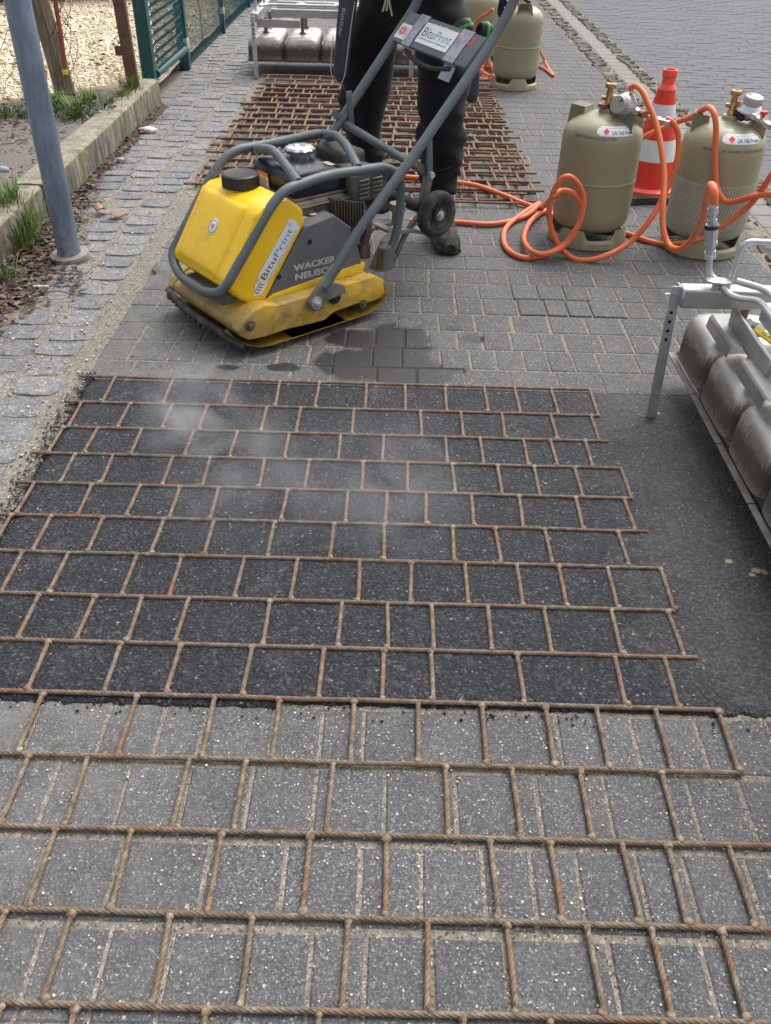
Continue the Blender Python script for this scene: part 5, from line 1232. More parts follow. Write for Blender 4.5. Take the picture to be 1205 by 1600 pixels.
def pocket2(pk, name, mat_):
    bm = bmesh.new(); P = [Vector(q)-O_ for q in pk]; c_ = sum(P, Vector())/len(P); n_ = Vector((.5, -.85, 0)).normalized(); lay = []
    for (s_, d) in ((1.0, -.02), (1.0, .0), (.85, .006), (.45, .008)): lay.append([bm.verts.new(c_+(p_-c_)*s_+n_*d) for p_ in P])
    for a, b in zip(lay, lay[1:]):
        for k_ in range(len(P)): l_ = (k_+1) % len(P); bm.faces.new((a[k_], a[l_], b[l_], b[k_]))
    bm.faces.new(lay[-1]); q = MB(); q.addbm(bm); q.build(name, mat_, man, ang=70)
pocket2(pk2, 'side_pocket', M['pocket'])
tx0 = Vector((-0.198, 3.660, 0.816))-O_+n_*.024; tx1 = Vector((-0.217, 3.690, 0.717))-O_+n_*.024
text_on(man, 'Blakl\u00e4der', .020, frame(tx0+n_*.004, tx1-tx0, Vector((1, -.3, 0))), M['txt_w'], 0, (tx1-tx0).length)
mb = MB(); mb.tube(smooth_path([Vector((0.060, 3.500, 0.705))-O_, Vector((0.156, 3.490, 0.721))-O_, Vector((0.276, 3.500, 0.706))-O_], .02), .0012, 5)
mb.tube(smooth_path([Vector((0.146, 3.440, 0.298))-O_, Vector((0.203, 3.420, 0.317))-O_, Vector((0.243, 3.460, 0.333))-O_], .02), .0016, 5); mb.build('seam', M['pocket'], man)
mb = MB(); mb.tube(smooth_path([Vector((0.252, 3.460, 0.310))-O_, Vector((0.262, 3.460, 0.279))-O_, Vector((0.271, 3.470, 0.227))-O_], .01), .0016, 5); mb.build('reflective_piping', M['piping'], man)
for i_, (xa, xb) in enumerate(((602, 598), (607, 605), (609, 612))):
    mb = MB(); mb.tube(smooth_path([Vector(at_) - O_ for at_ in ([(-0.047, 3.580, 0.877), (-0.050, 3.570, 0.843), (-0.059, 3.570, 0.814)] if i_ == 0 else [(-0.042, 3.580, 0.877), (-0.041, 3.570, 0.843), (-0.045, 3.570, 0.817)] if i_ == 1 else [(-0.038, 3.580, 0.877), (-0.034, 3.570, 0.839), (-0.024, 3.570, 0.801)])], .01), .0035, 6); mb.build('cord_end', M['cord'], man)
# ================================================================ GAS CYLINDERS
def cyl_r(z):
    pr_ = [(.0, .050), (.085, .053), (.125, .068), (.143, .09), (.1485, .125), (.1485, .405), (.146, .43), (.138, .452), (.120, .472), (.090, .489), (.055, .500), (.025, .506)]
    for (r0_, z0), (r1_, z1) in zip(pr_, pr_[1:]):
        if z0 <= z <= z1: t = (z-z0)/(z1-z0); return r0_+(r1_-r0_)*t
    return .14
def wrap(parent, v, f, th0, z0, s_, mat_, name='lettering', off=.0008, vscale=1.):
    # bend a flat drawing round the shoulder of a cylinder; th0 = facing direction
    out = []
    for (x, y, _) in v:
        z = z0+y*vscale; r_ = cyl_r(z)+off; a = th0+x*s_/.135; out.append((r_*math.cos(a), r_*math.sin(a), z))
    mb_ = MB(); mb_.add(out, f); return mb_.build(name, mat_, parent, ang=0)
def grid(w_, h_, nx_, ny_, rad=.0):
    v = []; f = []
    for j in range(ny_+1):
        for i in range(nx_+1):
            x = -w_/2+w_*i/nx_; y = h_*j/ny_
            k_ = 0
            if rad: ty = abs(y-h_/2)/(h_/2); k_ = rad*(1-math.sqrt(max(0, 1-ty*ty)))
            x = max(-w_/2+k_, min(w_/2-k_, x)); v.append((x, y, 0))
    for j in range(ny_):
        for i in range(nx_): a = j*(nx_+1)+i; f.append((a, a+1, a+nx_+2, a+nx_+1))
    return v, f
def gas_cylinder(label, loc, rz, seam=True, lab=None, stencil=None, reg=None, net=False):
    g = thing('gas_cylinder', label, 'gas cylinder', loc, 0, None); g['group'] = 'olive grey propane cylinders'; g.scale = (1.045, 1.045, .98)
    prof = [(.0, .050), (.085, .053), (.125, .068), (.143, .09), (.1485, .125), (.1485, .135), (.1485, .15)]
    if seam: prof += [(.1485, .25), (.1485, .254), (.1502, .256), (.1502, .262), (.1485, .264), (.1485, .268)]
    prof += [(.1485, .385), (.1485, .405), (.146, .43), (.138, .452), (.120, .472), (.090, .489), (.055, .500), (.025, .506), (0, .507)]
    mb_ = MB(); mb_.lathe(prof, 64); mb_.build('shell', M['cyl'], g, ang=50)
    # foot ring with arched cut-outs
    bm = bmesh.new(); N_ = 120; V4 = []
    for k_ in range(N_):
        a = 2*math.pi*k_/N_; ph = ((a-rz)*4/(2*math.pi)) % 1.; t = abs(ph-.5)*2
        h = .038+(.042)*max(0, min(1, (t-.42)/.16)); h = .040+(.036)*max(0, min(1, (t-.45)/.15))
        c_, s_ = math.cos(a), math.sin(a)
        V4.append([bm.verts.new((r_*c_, r_*s_, z)) for r_, z in ((.150, 0), (.1535, .004), (.1525, .03), (.143, h), (.140, h), (.148, .028), (.147, 0))])
    for k_ in range(N_):
        a, b = V4[k_], V4[(k_+1) % N_]
        for i in range(7): bm.faces.new((a[i], b[i], b[(i+1) % 7], a[(i+1) % 7]))
    bmesh.ops.recalc_face_normals(bm, faces=bm.faces[:]); mb_ = MB(); mb_.addbm(bm); mb_.build('foot_ring', M['cyl'], g, ang=40)
    # two folded sheet handles on the shoulder
    for s_ in (0, math.pi):
        Mh = Matrix.Rotation(rz+s_, 4, 'Z')
        bm = bmesh.new(); pr2 = [(-.050, .452), (-.044, .492), (-.036, .518), (.036, .518), (.044, .492), (.050, .452)]; rws = []
        for (y, z) in pr2: rws.append([bm.verts.new((x, y*(1 if x > .09 else .9), z+(x-.10)*.12)) for x in (.072, .128)])
        for a, b in zip(rws, rws[1:]): bm.faces.new((a[0], a[1], b[1], b[0]))
        # outer web with a hole
        c_ = [(-.042, .505), (-.034, .535), (.034, .535), (.042, .505), (.022, .503), (.014, .518), (-.014, .518), (-.022, .503)]
        bmesh.ops.solidify(bm, geom=bm.faces[:], thickness=.003); bmesh.ops.recalc_face_normals(bm, faces=bm.faces[:])
        mb_ = MB(); mb_.addbm(bm, Mh); mb_.prism([(-.050, .455), (-.044, .492), (-.022, .488), (-.018, .472), (-.030, .458)], .070, .073, 'yz', M=Mh) 
        mb_.prism([(.050, .455), (.044, .492), (.022, .488), (.018, .472), (.030, .458)][::-1], .070, .073, 'yz', M=Mh)
        mb_.prism([(-.036, .517), (.036, .517), (.040, .495), (.018, .492), (-.018, .492), (-.040, .495)], .070, .073, 'yz', M=Mh)
        mb_.build('handle', M['cyl'], g, ang=30)
    mb_ = MB(); mb_.lathe([(.030, .500), (.030, .515), (.027, .519), (.018, .520)], 24); mb_.build('neck_ring', M['cyl'], g)
    if reg is not None:
        va = thing('valve', None, None); va.parent = g
        mb_ = MB(); mb_.lathe([(.016, .515), (.016, .535), (.012, .540), (.012, .575), (.010, .590), (.0, .591)], 18); mb_.tube([(0, 0, .556), (.022*math.cos(reg), .022*math.sin(reg), .556), (.042*math.cos(reg), .042*math.sin(reg), .556)], [.011, .011, .010], 12)
        mb_.tube([(0, 0, .552), (-.026*math.cos(reg), -.026*math.sin(reg), .552)], .008, 10); mb_.build('valve_body', M['brass'], va, ang=40)
        v = []; N_ = 48; rg = [(.008, .588), (.0185, .590), (.0195, .594), (.0195, .602), (.017, .606), (.009, .607), (.006, .603), (.0, .603)]
        for r_, z in rg:
            for k_ in range(N_): a = 2*math.pi*k_/N_; e = (-.0012 if k_ % 4 == 0 and r_ > .018 else 0); v.append((max(r_+e, 1e-4)*math.cos(a), max(r_+e, 1e-4)*math.sin(a), z))
        mb_ = MB(); mb_.add(v, [(i*N_+k_, i*N_+(k_+1) % N_, (i+1)*N_+(k_+1) % N_, (i+1)*N_+k_) for i in range(len(rg)-1) for k_ in range(N_)]); mb_.build('hand_wheel', M['brass'], va, ang=40)
        mb_ = MB(); mb_.tube(smooth_path([(.01*math.cos(reg-.6), .01*math.sin(reg-.6), .53), (.035*math.cos(reg-.6), .035*math.sin(reg-.6), .522)], .01), .011, 10); mb_.sph((.044*math.cos(reg-.7), .044*math.sin(reg-.7), .518), .014, 2); mb_.build('dust_cap', M['black'], va)
    if lab:
        v, f = grid(.150, .030, 26, 4, .015); wrap(g, v, f, lab[0], lab[1], 1, M['white'], 'label', .0010)
        dv = [(-.052, .0145, 0), (-.040, .004, 0), (-.028, .0145, 0), (-.040, .025, 0)]; wrap(g, dv, [(0, 1, 2, 3)], lab[0], lab[1], 1, M['txt_r'], 'hazard_diamond', .0016)
        v, f = text_geo('UN 1965 Propan', .0155, .0004); x1 = max(q[0] for q in v); s_ = .088/x1; v = [(-.020+q[0]*s_, q[1]*.95+.006, 0) for q in v]; wrap(g, v, f, lab[0], lab[1], 1, M['txt_bl'], 'lettering', .0018)
    if stencil:
        v, f = text_geo(stencil[0], .0155, -.0001); x1 = max(q[0] for q in v); s_ = stencil[3]/x1; v = [(-stencil[3]/2+q[0]*s_, q[1]*.9, 0) for q in v]; wrap(g, v, f, stencil[1], stencil[2], 1, M['txt_b'], 'stencil_print', .0014)
    if net:
        mb_ = MB(); nc, nr = 84, 13; z0, z1 = .075, .295
        for i in range(nr):
            za = z0+(z1-z0)*i/nr; zb = z0+(z1-z0)*(i+1)/nr; zm = (za+zb)/2
            for k_ in range(nc):
                if not (math.pi*.93 < (2*math.pi*k_/nc) < 2.1*math.pi or k_ < 6): continue
                a0 = 2*math.pi*k_/nc; a1 = 2*math.pi*(k_+.5)/nc; a2 = 2*math.pi*(k_+1)/nc
                def pt(a, z): r_ = cyl_r(z)+.0035; return (r_*math.cos(a), r_*math.sin(a), z)
                mb_.tube([pt(a0, zm), pt(a1, zb), pt(a2, zm)], .0014, 3, caps=False); mb_.tube([pt(a0, zm), pt(a1, za), pt(a2, zm)], .0014, 3, caps=False)
        mb_.build('netting_sleeve', M['mesh'], g, ang=0)
    return g
cylL = gas_cylinder('gas cylinder left of the traffic cone with a bare shell and a tilted round regulator', (.812, 3.60, 0), math.pi*1.0-.62+.0, True, (-math.pi/2+.16, .4475), ('10.0KG PROPAN ALUGAS R 2029', -math.pi/2-.42, .4335, .15), reg=-.35)
cylR = gas_cylinder('gas cylinder right of the traffic cone wearing a pale netting sleeve', (1.268, 3.535, 0), math.pi*1.0+.30-.62, False, (-math.pi/2+.14, .4475), ('PROBAR  29 10.04KG 2029 UN1965', -math.pi/2-.02, .418, .215), reg=-.2, net=True)
cylB = gas_cylinder('gas cylinder standing alone behind the stacked mats, a welded seam round its middle', (.800, 6.52, 0), -math.pi/2+.1, True, None, None, reg=.4)
cylC = gas_cylinder('gas cylinder farthest back, half hidden behind the dark sleeve and handle', (.60, 7.25, 0), .3, True, None, None, reg=.4)

# pressure regulators sit on the valves
def regulator(par, c, ax, outd, knobr=.034):
    g = thing('regulator', None, None); g.parent = par
    z = Vector(ax).normalized(); x = z.orthogonal().normalized(); Mx = frame(c, x, z.cross(x))
    mb_ = MB(); mb_.lathe([(.012, -.040), (.018, -.034), (.020, -.018), (.034, -.012), (.046, -.006), (.047, 0), (.045, .003), (.040, .006), (.034, .020), (.028, .024)], 36, Mx); mb_.build('regulator_body', M['chrome'], g, ang=40)
    v = []; N_ = 72; rg = [(.030, .022), (knobr, .024), (knobr, .044), (knobr-.004, .049), (.012, .050), (.0, .050)]
    for r_, z_ in rg:
        for k_ in range(N_): a = 2*math.pi*k_/N_; e = -.0018 if k_ % 3 == 0 and r_ >= knobr-.001 and z_ < .046 else 0; v.append((max(r_+e, 1e-4)*math.cos(a), max(r_+e, 1e-4)*math.sin(a), z_))
    mb_ = MB(); mb_.add(v, [(i*N_+k_, i*N_+(k_+1) % N_, (i+1)*N_+(k_+1) % N_, (i+1)*N_+k_) for i in range(len(rg)-1) for k_ in range(N_)], Mx); mb_.build('knob', M['knob'], g, ang=40)
    mb_ = MB(); mb_.add([(-.003, .012, .0506), (.003, .012, .0506), (.003, .026, .0506), (-.003, .026, .0506)], [(0, 1, 2, 3)], Mx); mb_.build('knob_mark', M['txt_b'], g, ang=0)
    return g
def fitting(par, pts, rs, name, mat_, n=6):
    # row of hex nuts and sleeves along a line
    mb_ = MB(); P = [Vector(q) for q in pts]
    for a, b, r_ in zip(P, P[1:], rs): mb_.cyl(a, b, r_, n if r_ > .009 else 12)
    return mb_.build(name, mat_, par, ang=30)
LO = Vector(cylL.location); RO = Vector(cylR.location)
def LP(q): return tuple(Vector(q)-LO)
def RP(q): return tuple(Vector(q)-RO)
rc = Vector((0.862, 3.550, 0.539))-LO
rL = regulator(cylL, rc, (-.70, -.62, .22), None)
fitting(rL, [LP((0.899, 3.540, 0.526)), LP((0.911, 3.535, 0.521)), LP((0.920, 3.530, 0.518)), LP((0.933, 3.520, 0.516))], [.013, .010, .012], 'outlet_fitting', M['galv'])
mb = MB(); mb.tube([LP((0.920, 3.530, 0.518)), LP((0.927, 3.490, 0.522))], .0135, 14); mb.build('red_union', M['copper'], rL)
fitting(rL, [LP((0.936, 3.520, 0.511)), LP((0.959, 3.500, 0.507)), LP((0.971, 3.490, 0.505)), LP((0.984, 3.480, 0.504)), LP((0.993, 3.470, 0.504)), LP((1.010, 3.460, 0.502))], [.008, .011, .014, .011, .013], 'hose_coupling', M['galv'])
mb = MB(); mb.tube(smooth_path([LP((0.828, 3.500, 0.526)), LP((0.837, 3.490, 0.507)), LP((0.867, 3.490, 0.521)), LP((0.889, 3.500, 0.543))], .01), .0015, 5); mb.build('wire_clip', M['iron'], rL)
mb = MB(); mb.lathe([(.014, .0), (.020, .002), (.020, .014), (.014, .016)], 20, Matrix.Translation((-.018, -.01, .522))); mb.build('copper_nut', M['copper'], cylL)
rc = Vector((1.318, 3.500, 0.548))-RO
rRg = regulator(cylR, rc, (.05, -.18, .95), None)
mb = MB(); mb.tube([RP((1.277, 3.530, 0.558)), RP((1.298, 3.510, 0.563))], .011, 12); mb.build('union_nut', M['brass'], rRg)
fitting(rRg, [RP((1.299, 3.480, 0.543)), RP((1.313, 3.460, 0.539)), RP((1.326, 3.440, 0.535)), RP((1.336, 3.420, 0.528)), RP((1.349, 3.400, 0.523)), RP((1.362, 3.380, 0.519)), RP((1.381, 3.360, 0.511))], [.009, .014, .011, .008, .014, .012], 'outlet_fitting', M['galv'])
q = Vector((1.340, 3.420, 0.553))-RO; mb = MB(); mb.lathe([(.0, .008), (.013, .008), (.013, -.002), (.006, -.004), (.006, -.014)], 20, Matrix.Translation(q)); mb.build('red_cap', M['red'], rRg)

# ================================================================ TRAFFIC CONE
cn = thing('traffic_cone', 'red and white traffic cone on a black base between the two front gas cylinders', 'traffic cone', (1.205, 4.23, 0), .12)
mb = MB(); mb.prism([(-.155, -.175), (-.175, -.155), (-.175, .155), (-.155, .175), (.155, .175), (.175, .155), (.175, -.155), (.155, -.175)], 0, .032, 'xy', bev=.005); mb.build('base', M['rubber'], cn)
zs = [.030, .050, .155, .260, .340, .447, .452, .466, .500, .508, .535, .5385]
def cr(z): return .130-(z-.03)*(.130-.038)/(.455-.03)
mb = MB(); mb.lathe([(.150, .030), (.148, .042), (cr(.05)+.006, .048), (cr(.05), .052)], 40, caps=False); mb.build('cone_foot', M['salmon'], cn)
def seg(z0, z1, mat_, name, off=0): mb_ = MB(); mb_.lathe([(cr(z0)+off, z0), (cr(z1)+off, z1)], 48, caps=False); mb_.build(name, mat_, cn, ang=60)
seg(.050, .165, M['red'], 'red_band'); seg(.165, .255, M['whiteref'], 'white_band', .0012); seg(.255, .345, M['red'], 'red_band'); seg(.345, .400, M['whiteref'], 'white_band', .0012); seg(.400, .455, M['red'], 'red_band')
mb = MB(); mb.lathe([(cr(.455)+.001, .452), (cr(.455)+.004, .458), (.036, .470), (.0285, .478), (.0285, .505), (.0325, .508), (.0335, .530), (.031, .536), (.024, .536), (.024, .50)], 40, caps=False); mb.build('grip', M['salmon'], cn, ang=40)

# ================================================================ GAS HEATERS (local x along the row of burners, y across, z up)
def heater(label, loc, rz, nd, lx, full):
    g = thing('gas_heater', label, 'gas heater', loc, rz, 'gas surface heaters with steel burner domes')
    P_ = .254
    # one pressed steel dome, shared
    bm = bmesh.new(); n_ = 44; lv = []
    for (z, s_) in ((.100, .1215), (.165, .1205), (.202, .1175), (.222, .110), (.236, .097), (.244, .076), (.248, .04), (.2485, .0)):
        e = .30 if s_ > .1 else .30+(.1-s_)*6
        rw = []
        for k_ in range(n_):
            a = 2*math.pi*k_/n_; c_, sn = math.cos(a), math.sin(a); r_ = max(s_, .0005); rw.append(bm.verts.new((r_*math.copysign(abs(c_)**e, c_), r_*math.copysign(abs(sn)**e, sn), z)))
        lv.append(rw)
    for a, b in zip(lv, lv[1:]):
        for k_ in range(n_): l_ = (k_+1) % n_; bm.faces.new((a[k_], a[l_], b[l_], b[k_]))
    q = MB(); q.addbm(bm); dm = q.mesh('burner_dome', M['inox'], 80)
    for i in range(nd):
        for j in range(2): inst('burner_dome', dm, g, (P_*(i+.5), P_*(j+.5), 0))
    for j in (0, 1):
        pass
    # skirt strips along the lower edge
    for i in range(nd):
        mb_ = MB(); mb_.box((P_*(i+.5), -.004, .094), (P_-.004, .018, .004), Matrix.Identity(4), .001); mb_.build('skirt_strip', M['iron'], g)
    mb_ = MB(); mb_.box((P_*nd/2, P_, .096), (P_*nd-.01, 2*P_-.03, .006)); mb_.build('burner_screen', M['rubber'], g)
    for (x0, dx_) in ((lx, 1), (nd*P_-.12, 1)):
        mb_ = MB(); mb_.box((x0, P_+.0075, .374), (.05, 2*P_+.215, .05), bev=.004); mb_.build('cross_beam', M['alu'], g)
        for yy in (-.100, P_*2+.115):
            s_ = -1 if yy < 0 else 1
            mb_ = MB(); Ml_ = Matrix.Translation((x0-.012, yy-s_*.006, .2)) @ Matrix.Rotation(-.04*s_, 4, 'X'); mb_.box((0, 0, 0), (.030, .004, .40), Ml_, .001); mb_.box((.013, s_*.013, 0), (.004, .026, .40), Ml_, .001); mb_.box((0, s_*-.008, -.197), (.036, .02, .005), Ml_); mb_.build('leg', M['galv'], g)
            mb_ = MB()
            for k_ in range(4): mb_.cyl(Ml_ @ Vector((0, s_*.0028, .05+k_*.026)), Ml_ @ Vector((0, s_*.0034, .05+k_*.026)), .0055, 10)
            [mb_.cyl(Ml_ @ Vector((.0148, s_*.013, .05+k_*.026)), Ml_ @ Vector((.0156, s_*.013, .05+k_*.026)), .005, 10) for k_ in range(4)]; mb_.build('leg_holes', M['black'], g)
            mb_ = MB(); yb = yy+s_*.004; mb_.cyl((x0-.010, yy-s_*.01, .372), (x0-.010, yy+s_*.012, .372), .007, 6); mb_.cyl((x0-.010, yy+s_*.01, .372), (x0-.010, yy+s_*.035, .372), .0035, 8); mb_.box((x0-.010, yy+s_*.016, .378), (.030, .005, .010), bev=.002); mb_.build('wing_bolt', M['galv'], g)
    for (yy, zz) in ((.105, .374), (P_*2-.02, .374)):
        mb_ = MB(); mb_.box((nd*P_/2+lx/2, yy, zz), (nd*P_-lx-.17, .045, .05), bev=.004); mb_.build('long_beam', M['alu'], g)
    mb_ = MB(); mb_.box((lx+.14, .055, .318), (.30, .012, .05), bev=.003); mb_.build('hanger_plate', M['alu'], g); mb_ = MB(); mb_.box((nd*P_-.30, .055, .318), (.30, .012, .05), bev=.003); mb_.build('hanger_plate', M['alu'], g)
    for i in range(nd):
        for j in range(2): mb_ = MB(); mb_.cyl((P_*(i+.5), P_*(j+.5), .250), (P_*(i+.5), P_*(j+.5), .345), .012, 12); mb_.cyl((P_*(i+.5), P_*(j+.5), .250), (P_*(i+.5), P_*(j+.5), .258), .022, 14); mb_.build('burner_stem', M['iron'], g)
    # rod handles on both ends
    for x0 in (lx-.005, nd*P_-.12):
        mb_ = MB(); mb_.tube(fillet([(x0, .020, .395), (x0, .028, .52), (x0+.02, .30, .52), (x0+.02, .31, .395)], .025, 5), .0075, 10); mb_.build('rod_handle', M['galv'], g)
    # gas manifold
    mb_ = MB(); mb_.tube(fillet([(lx+.02, .03, .425), (lx+.07, .09, .425), (nd*P_-.16, .11, .425)], .03, 4), .009, 10); mb_.build('gas_pipe', M['galv'], g)
    for i in range(1, nd): fitting(g, [(P_*(i+.5)-.03, .105, .425), (P_*(i+.5)-.01, .105, .425), (P_*(i+.5)+.01, .105, .425), (P_*(i+.5)+.03, .105, .425)], [.013, .017, .013], 'pipe_union', M['galv'])
    return g
HR_ = heater('steel gas heater with rounded burner domes cut off by the right edge of the photo', (.850, 2.375, 0), -math.pi/2, 6, .235, True)
HB_ = heater('steel gas heater standing in the background behind the stacked mats', (-1.045, 6.64, 0), 0., 5, .085, False)
# cover brackets, valve and riser pipe only seen on the near heater
for i in range(5):
    x = .175+i*.262; mb = MB()
    bm = bmesh.new(); pr3 = [(.012, .262), (.016, .292), (.022, .298), (.100, .300)]; A_ = [bm.verts.new((x, y, z)) for y, z in pr3]; B_ = [bm.verts.new((x+.19, y, z)) for y, z in pr3]
    for a in range(3): bm.faces.new((A_[a], B_[a], B_[a+1], A_[a+1]))
    bmesh.ops.solidify(bm, geom=bm.faces[:], thickness=.003); bmesh.ops.recalc_face_normals(bm, faces=bm.faces[:]); mb.addbm(bm); mb.build('cover_bracket', M['alu'], HR_, ang=30)
def HP(q): q = Vector(q)-Vector(HR_.location); return (-q.y, q.x, q.z)
vp = [(0.913, 2.090, 0.307), (0.925, 2.060, 0.276), (0.940, 2.040, 0.259), (0.951, 2.010, 0.244), (0.958, 1.990, 0.231)]
fitting(HR_, [HP(q) for q in vp], [.016, .012, .017, .015], 'elbow_fitting', M['galv'])
fitting(HR_, [HP(q) for q in ((0.909, 2.100, 0.307), (0.943, 2.120, 0.306), (0.961, 2.120, 0.299), (0.981, 2.110, 0.290))], [.019, .014, .018], 'valve_body', M['galv'])
fitting(HR_, [HP(q) for q in ((0.899, 1.970, 0.234), (0.918, 1.970, 0.235), (0.936, 1.970, 0.239), (0.958, 1.960, 0.242), (0.986, 1.950, 0.244))], [.014, .019, .014, .018], 'lower_fitting', M['galv'])
fitting(HR_, [HP(q) for q in ((0.951, 2.010, 0.244), (0.936, 1.980, 0.241))], [.016], 'union_nut', M['galv'])
mb = MB(); a = Vector(HP((0.961, 2.090, 0.302))); b = Vector(HP((1.020, 2.050, 0.275))); d = (b-a).normalized(); Mx = frame(a, d, (0, 1, .0)); mb.box((.05, 0, 0), (.13, .022, .008), Mx, .003); mb.build('valve_lever', M['valve'], HR_)
text_on(HR_, 'GAS', .014, Mx @ Matrix.Translation((.006, -.005, .0048)), M['txt_b'], 0, .04)
rp = [(0.811, 2.160, 0.474), (0.816, 2.160, 0.440), (0.826, 2.155, 0.422), (0.840, 2.140, 0.415)]
mb = MB(); mb.tube(smooth_path([HP(q) for q in rp], .01), .008, 12); mb.build('riser_pipe', M['galv'], HR_)
mb = MB(); fl = Vector(HP((0.836, 2.130, 0.417))); mb.prism([(-.030, -.012), (-.030, .012), (-.015, .019), (.015, .019), (.030, .012), (.030, -.012), (.015, -.019), (-.015, -.019)], 0, .006, 'xy', bev=.001, M=Matrix.Translation(fl) @ Matrix.Rotation(1.4, 4, 'Z')); mb.cyl(fl-Vector((0, 0, .028)), fl, .012, 14); mb.build('flange', M['galv'], HR_)
mb = MB(); mb.tube(smooth_path([HP(q) for q in ((0.844, 2.120, 0.414), (0.859, 2.110, 0.397), (0.885, 2.090, 0.392), (0.914, 2.070, 0.398), (0.928, 2.050, 0.396), (0.933, 1.990, 0.391), (0.948, 1.930, 0.376))], .02), .0085, 12); mb.build('feed_pipe', M['galv'], HR_)
cpl = [(0.789, 2.170, 0.604), (0.790, 2.170, 0.592), (0.794, 2.170, 0.577), (0.796, 2.170, 0.563), (0.800, 2.170, 0.549), (0.800, 2.170, 0.541), (0.803, 2.170, 0.524), (0.807, 2.170, 0.507), (0.809, 2.170, 0.498), (0.811, 2.170, 0.483), (0.816, 2.170, 0.465)]
fitting(HR_, [HP(q) for q in cpl], [.0115, .0135, .0105, .0125, .0165, .0175, .0155, .0165, .0125, .0145], 'quick_coupling', M['galv'], 8)
mb = MB(); mb.cyl(HP((0.799, 2.170, 0.550)), HP((0.800, 2.170, 0.542)), .0185, 18); mb.build('black_sleeve', M['black'], HR_)

# ================================================================ HOSES
def hose(label, pts, r=.0108, mat_='hose'):
    mb_ = MB(); mb_.tube(smooth_path(pts, .014), r, 14); o = mb_.build('gas_hose', M[mat_], ang=60); tag(o, label, 'hose', 'orange gas hoses'); return o
hose('orange hose arching from the left regulator over to the silver coupling of the near heater', [(0.875, 3.560, 0.584), (0.887, 3.540, 0.599), (0.906, 3.500, 0.590), (0.928, 3.460, 0.553), (0.959, 3.420, 0.497), (0.983, 3.360, 0.419), (0.996, 3.300, 0.338), (0.994, 3.240, 0.259), (1.001, 3.200, 0.185), (1.025, 3.160, 0.137), (1.037, 3.060, 0.161), (1.009, 2.880, 0.269), (0.932, 2.620, 0.429), (0.845, 2.380, 0.559), (0.790, 2.220, 0.631), (0.784, 2.170, 0.630), (0.790, 2.170, 0.601)])
hose('orange hose making the big loop in front of the left gas cylinder', [(1.004, 3.465, 0.503), (1.028, 3.460, 0.496), (1.062, 3.460, 0.452), (1.072, 3.440, 0.365), (1.051, 3.420, 0.263), (1.003, 3.380, 0.164), (0.934, 3.360, 0.074), (0.834, 3.320, 0.029), (0.751, 3.330, 0.005), (0.688, 3.360, 0.020), (0.637, 3.380, 0.079), (0.604, 3.380, 0.166), (0.608, 3.360, 0.263), (0.640, 3.350, 0.318), (0.685, 3.360, 0.300), (0.726, 3.370, 0.234), (0.723, 3.360, 0.151), (0.681, 3.350, 0.070), (0.602, 3.355, 0.012), (0.510, 3.328, 0.012), (0.457, 3.442, 0.012), (0.476, 3.645, 0.012), (0.562, 3.814, 0.020), (0.649, 3.921, 0.035), (0.576, 3.808, 0.014), (0.427, 3.704, 0.012), (0.268, 3.715, 0.012), (0.069, 3.716, 0.012)])
hose('orange hose lying over the mats, making the small inner loop', [(0.040, 4.216, 0.050), (0.191, 4.189, 0.050), (0.298, 4.149, 0.050), (0.384, 4.125, 0.045), (0.498, 4.051, 0.030), (0.600, 3.973, 0.014), (0.663, 3.940, 0.012), (0.609, 3.400, 0.221), (0.638, 3.380, 0.257), (0.687, 3.370, 0.250), (0.728, 3.375, 0.196), (0.719, 3.360, 0.126), (0.674, 3.340, 0.059), (0.598, 3.311, 0.034), (0.547, 3.341, 0.034), (0.536, 3.493, 0.030), (0.594, 3.734, 0.020), (0.676, 3.889, 0.012), (0.707, 3.824, 0.012)])
hose('orange hose lying on the pavers from behind the left gas cylinder to the right edge', [(0.862, 3.674, 0.012), (0.980, 3.637, 0.012), (1.043, 3.566, 0.012), (1.109, 3.519, 0.012), (1.150, 3.380, 0.067), (1.211, 3.340, 0.104), (1.249, 3.320, 0.147), (1.297, 3.300, 0.204), (1.327, 3.270, 0.260), (1.340, 3.240, 0.321), (1.347, 3.200, 0.394), (1.371, 3.200, 0.482)])
hose('orange hose passing in front of the cone and down the netted gas cylinder', [(0.994, 3.860, 0.305), (1.040, 3.840, 0.347), (1.090, 3.820, 0.381), (1.144, 3.800, 0.414), (1.170, 3.680, 0.467), (1.156, 3.540, 0.521), (1.151, 3.450, 0.550), (1.158, 3.400, 0.539), (1.172, 3.385, 0.495), (1.182, 3.375, 0.427), (1.204, 3.370, 0.341), (1.223, 3.360, 0.284), (1.259, 3.340, 0.246), (1.293, 3.300, 0.264), (1.323, 3.240, 0.300), (1.369, 3.200, 0.321), (1.418, 3.150, 0.344)])
hose('thin orange hose trailing on the pavers right of the lone rear gas cylinder', [(0.960, 6.620, 0.359), (0.967, 6.620, 0.302), (0.961, 6.600, 0.228), (1.128, 7.440, 0.020), (1.122, 7.091, 0.012), (1.124, 6.864, 0.012), (1.093, 7.088, 0.012), (1.046, 7.249, 0.012), (0.972, 7.363, 0.012)], .009)
hose('orange hose coiled on the pavers left of the lone rear gas cylinder', [(0.587, 6.400, 0.382), (0.601, 6.420, 0.248), (0.642, 6.948, 0.060), (0.608, 6.931, 0.012), (0.564, 6.769, 0.012), (0.607, 6.667, 0.012), (0.665, 6.717, 0.012), (0.716, 6.945, 0.012), (0.665, 7.080, 0.020), (0.600, 6.969, 0.030), (0.627, 6.721, 0.035), (0.681, 6.711, 0.030), (0.686, 7.171, 0.030), (0.635, 7.316, 0.012)], .010)
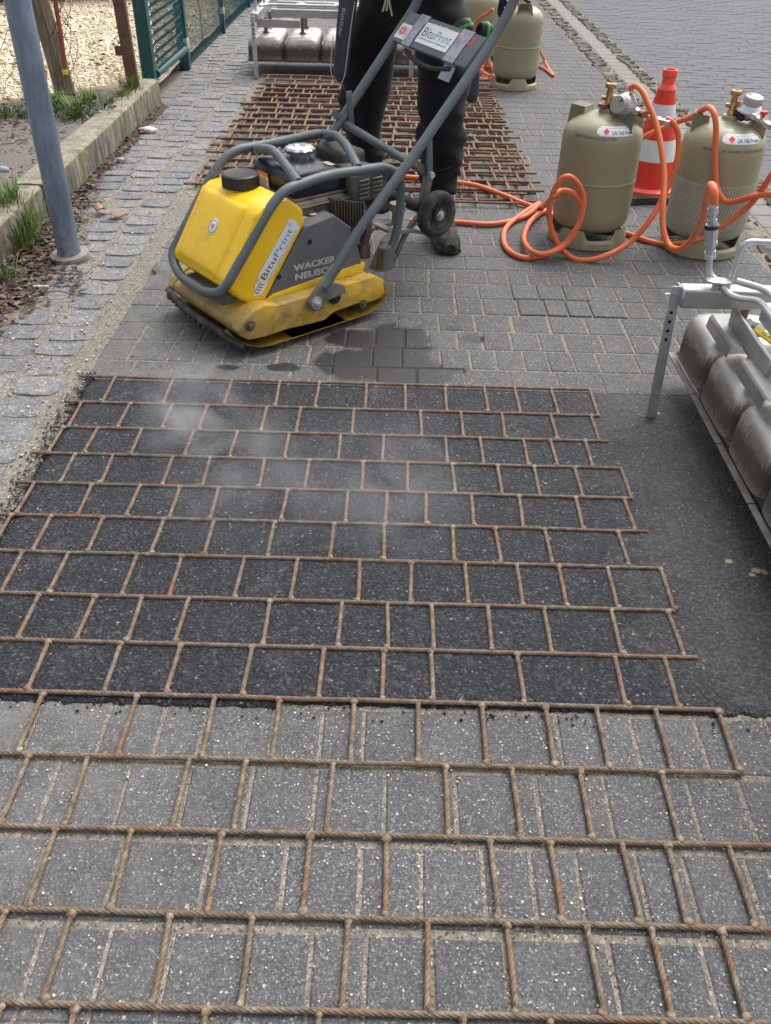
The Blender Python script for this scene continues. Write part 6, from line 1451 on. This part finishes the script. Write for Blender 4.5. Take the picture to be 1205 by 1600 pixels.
hose('orange hose joining the two rear gas cylinders', [(0.654, 6.900, 0.414), (0.613, 6.950, 0.375), (0.574, 7.000, 0.344), (0.547, 7.050, 0.280), (0.547, 7.050, 0.165)], .010)

# ================================================================ STEAM rising from the hot bitumen
STEAM = [(-.52, 1.93, .08, .16, 3.6), (-.50, 2.05, .10, .14, 2.6), (-.30, 1.66, .10, .26, 1.5), (0.03, 1.58, .09, .22, 1.4), (-.02, 1.80, .08, .2, 1.)]
mb = MB(); mb.box((-.22, 1.70, .115), (1.25, 1.15, .20)); st = mb.build('steam', None, None, ang=0); tag(st, 'faint white steam drifting low over the hot bitumen', 'steam', kind='stuff')
s_ = bpy.data.materials.new('steam'); s_.use_nodes = True; t_ = s_.node_tree; t_.nodes.remove(t_.nodes['Principled BSDF'])
pv = t_.nodes.new('ShaderNodeVolumePrincipled'); pv.inputs['Color'].default_value = (.97, .98, 1, 1); pv.inputs['Anisotropy'].default_value = .2
tc = t_.nodes.new('ShaderNodeNewGeometry'); acc = None
def tm(op, a, b, clamp=False):
    q = t_.nodes.new('ShaderNodeMath'); q.operation = op; q.use_clamp = clamp
    for i_, v_ in enumerate((a, b)):
        if isinstance(v_, (int, float)): q.inputs[i_].default_value = v_
        else: t_.links.new(v_, q.inputs[i_])
    return q.outputs[0]
for (x, y, z, r_, k_) in STEAM:
    a = t_.nodes.new('ShaderNodeVectorMath'); a.operation = 'DISTANCE'; t_.links.new(tc.outputs['Position'], a.inputs[0]); a.inputs[1].default_value = (x, y, z)
    q = tm('MULTIPLY', tm('SUBTRACT', 1., tm('DIVIDE', a.outputs['Value'], r_), True), k_); acc = q if acc is None else tm('ADD', acc, q)
nz = t_.nodes.new('ShaderNodeTexNoise'); nz.inputs['Scale'].default_value = 8; nz.inputs['Detail'].default_value = 4; nz.inputs['Distortion'].default_value = 1.5; t_.links.new(tc.outputs['Position'], nz.inputs['Vector'])
dn = tm('MULTIPLY', acc, tm('MULTIPLY', tm('SUBTRACT', nz.outputs['Fac'], .40, True), 6.)); t_.links.new(dn, pv.inputs['Density']); t_.links.new(pv.outputs[0], t_.nodes['Material Output'].inputs['Volume'])
st.data.materials.append(s_)
scene.cycles.volume_step_rate = 2.0; scene.cycles.volume_max_steps = 64
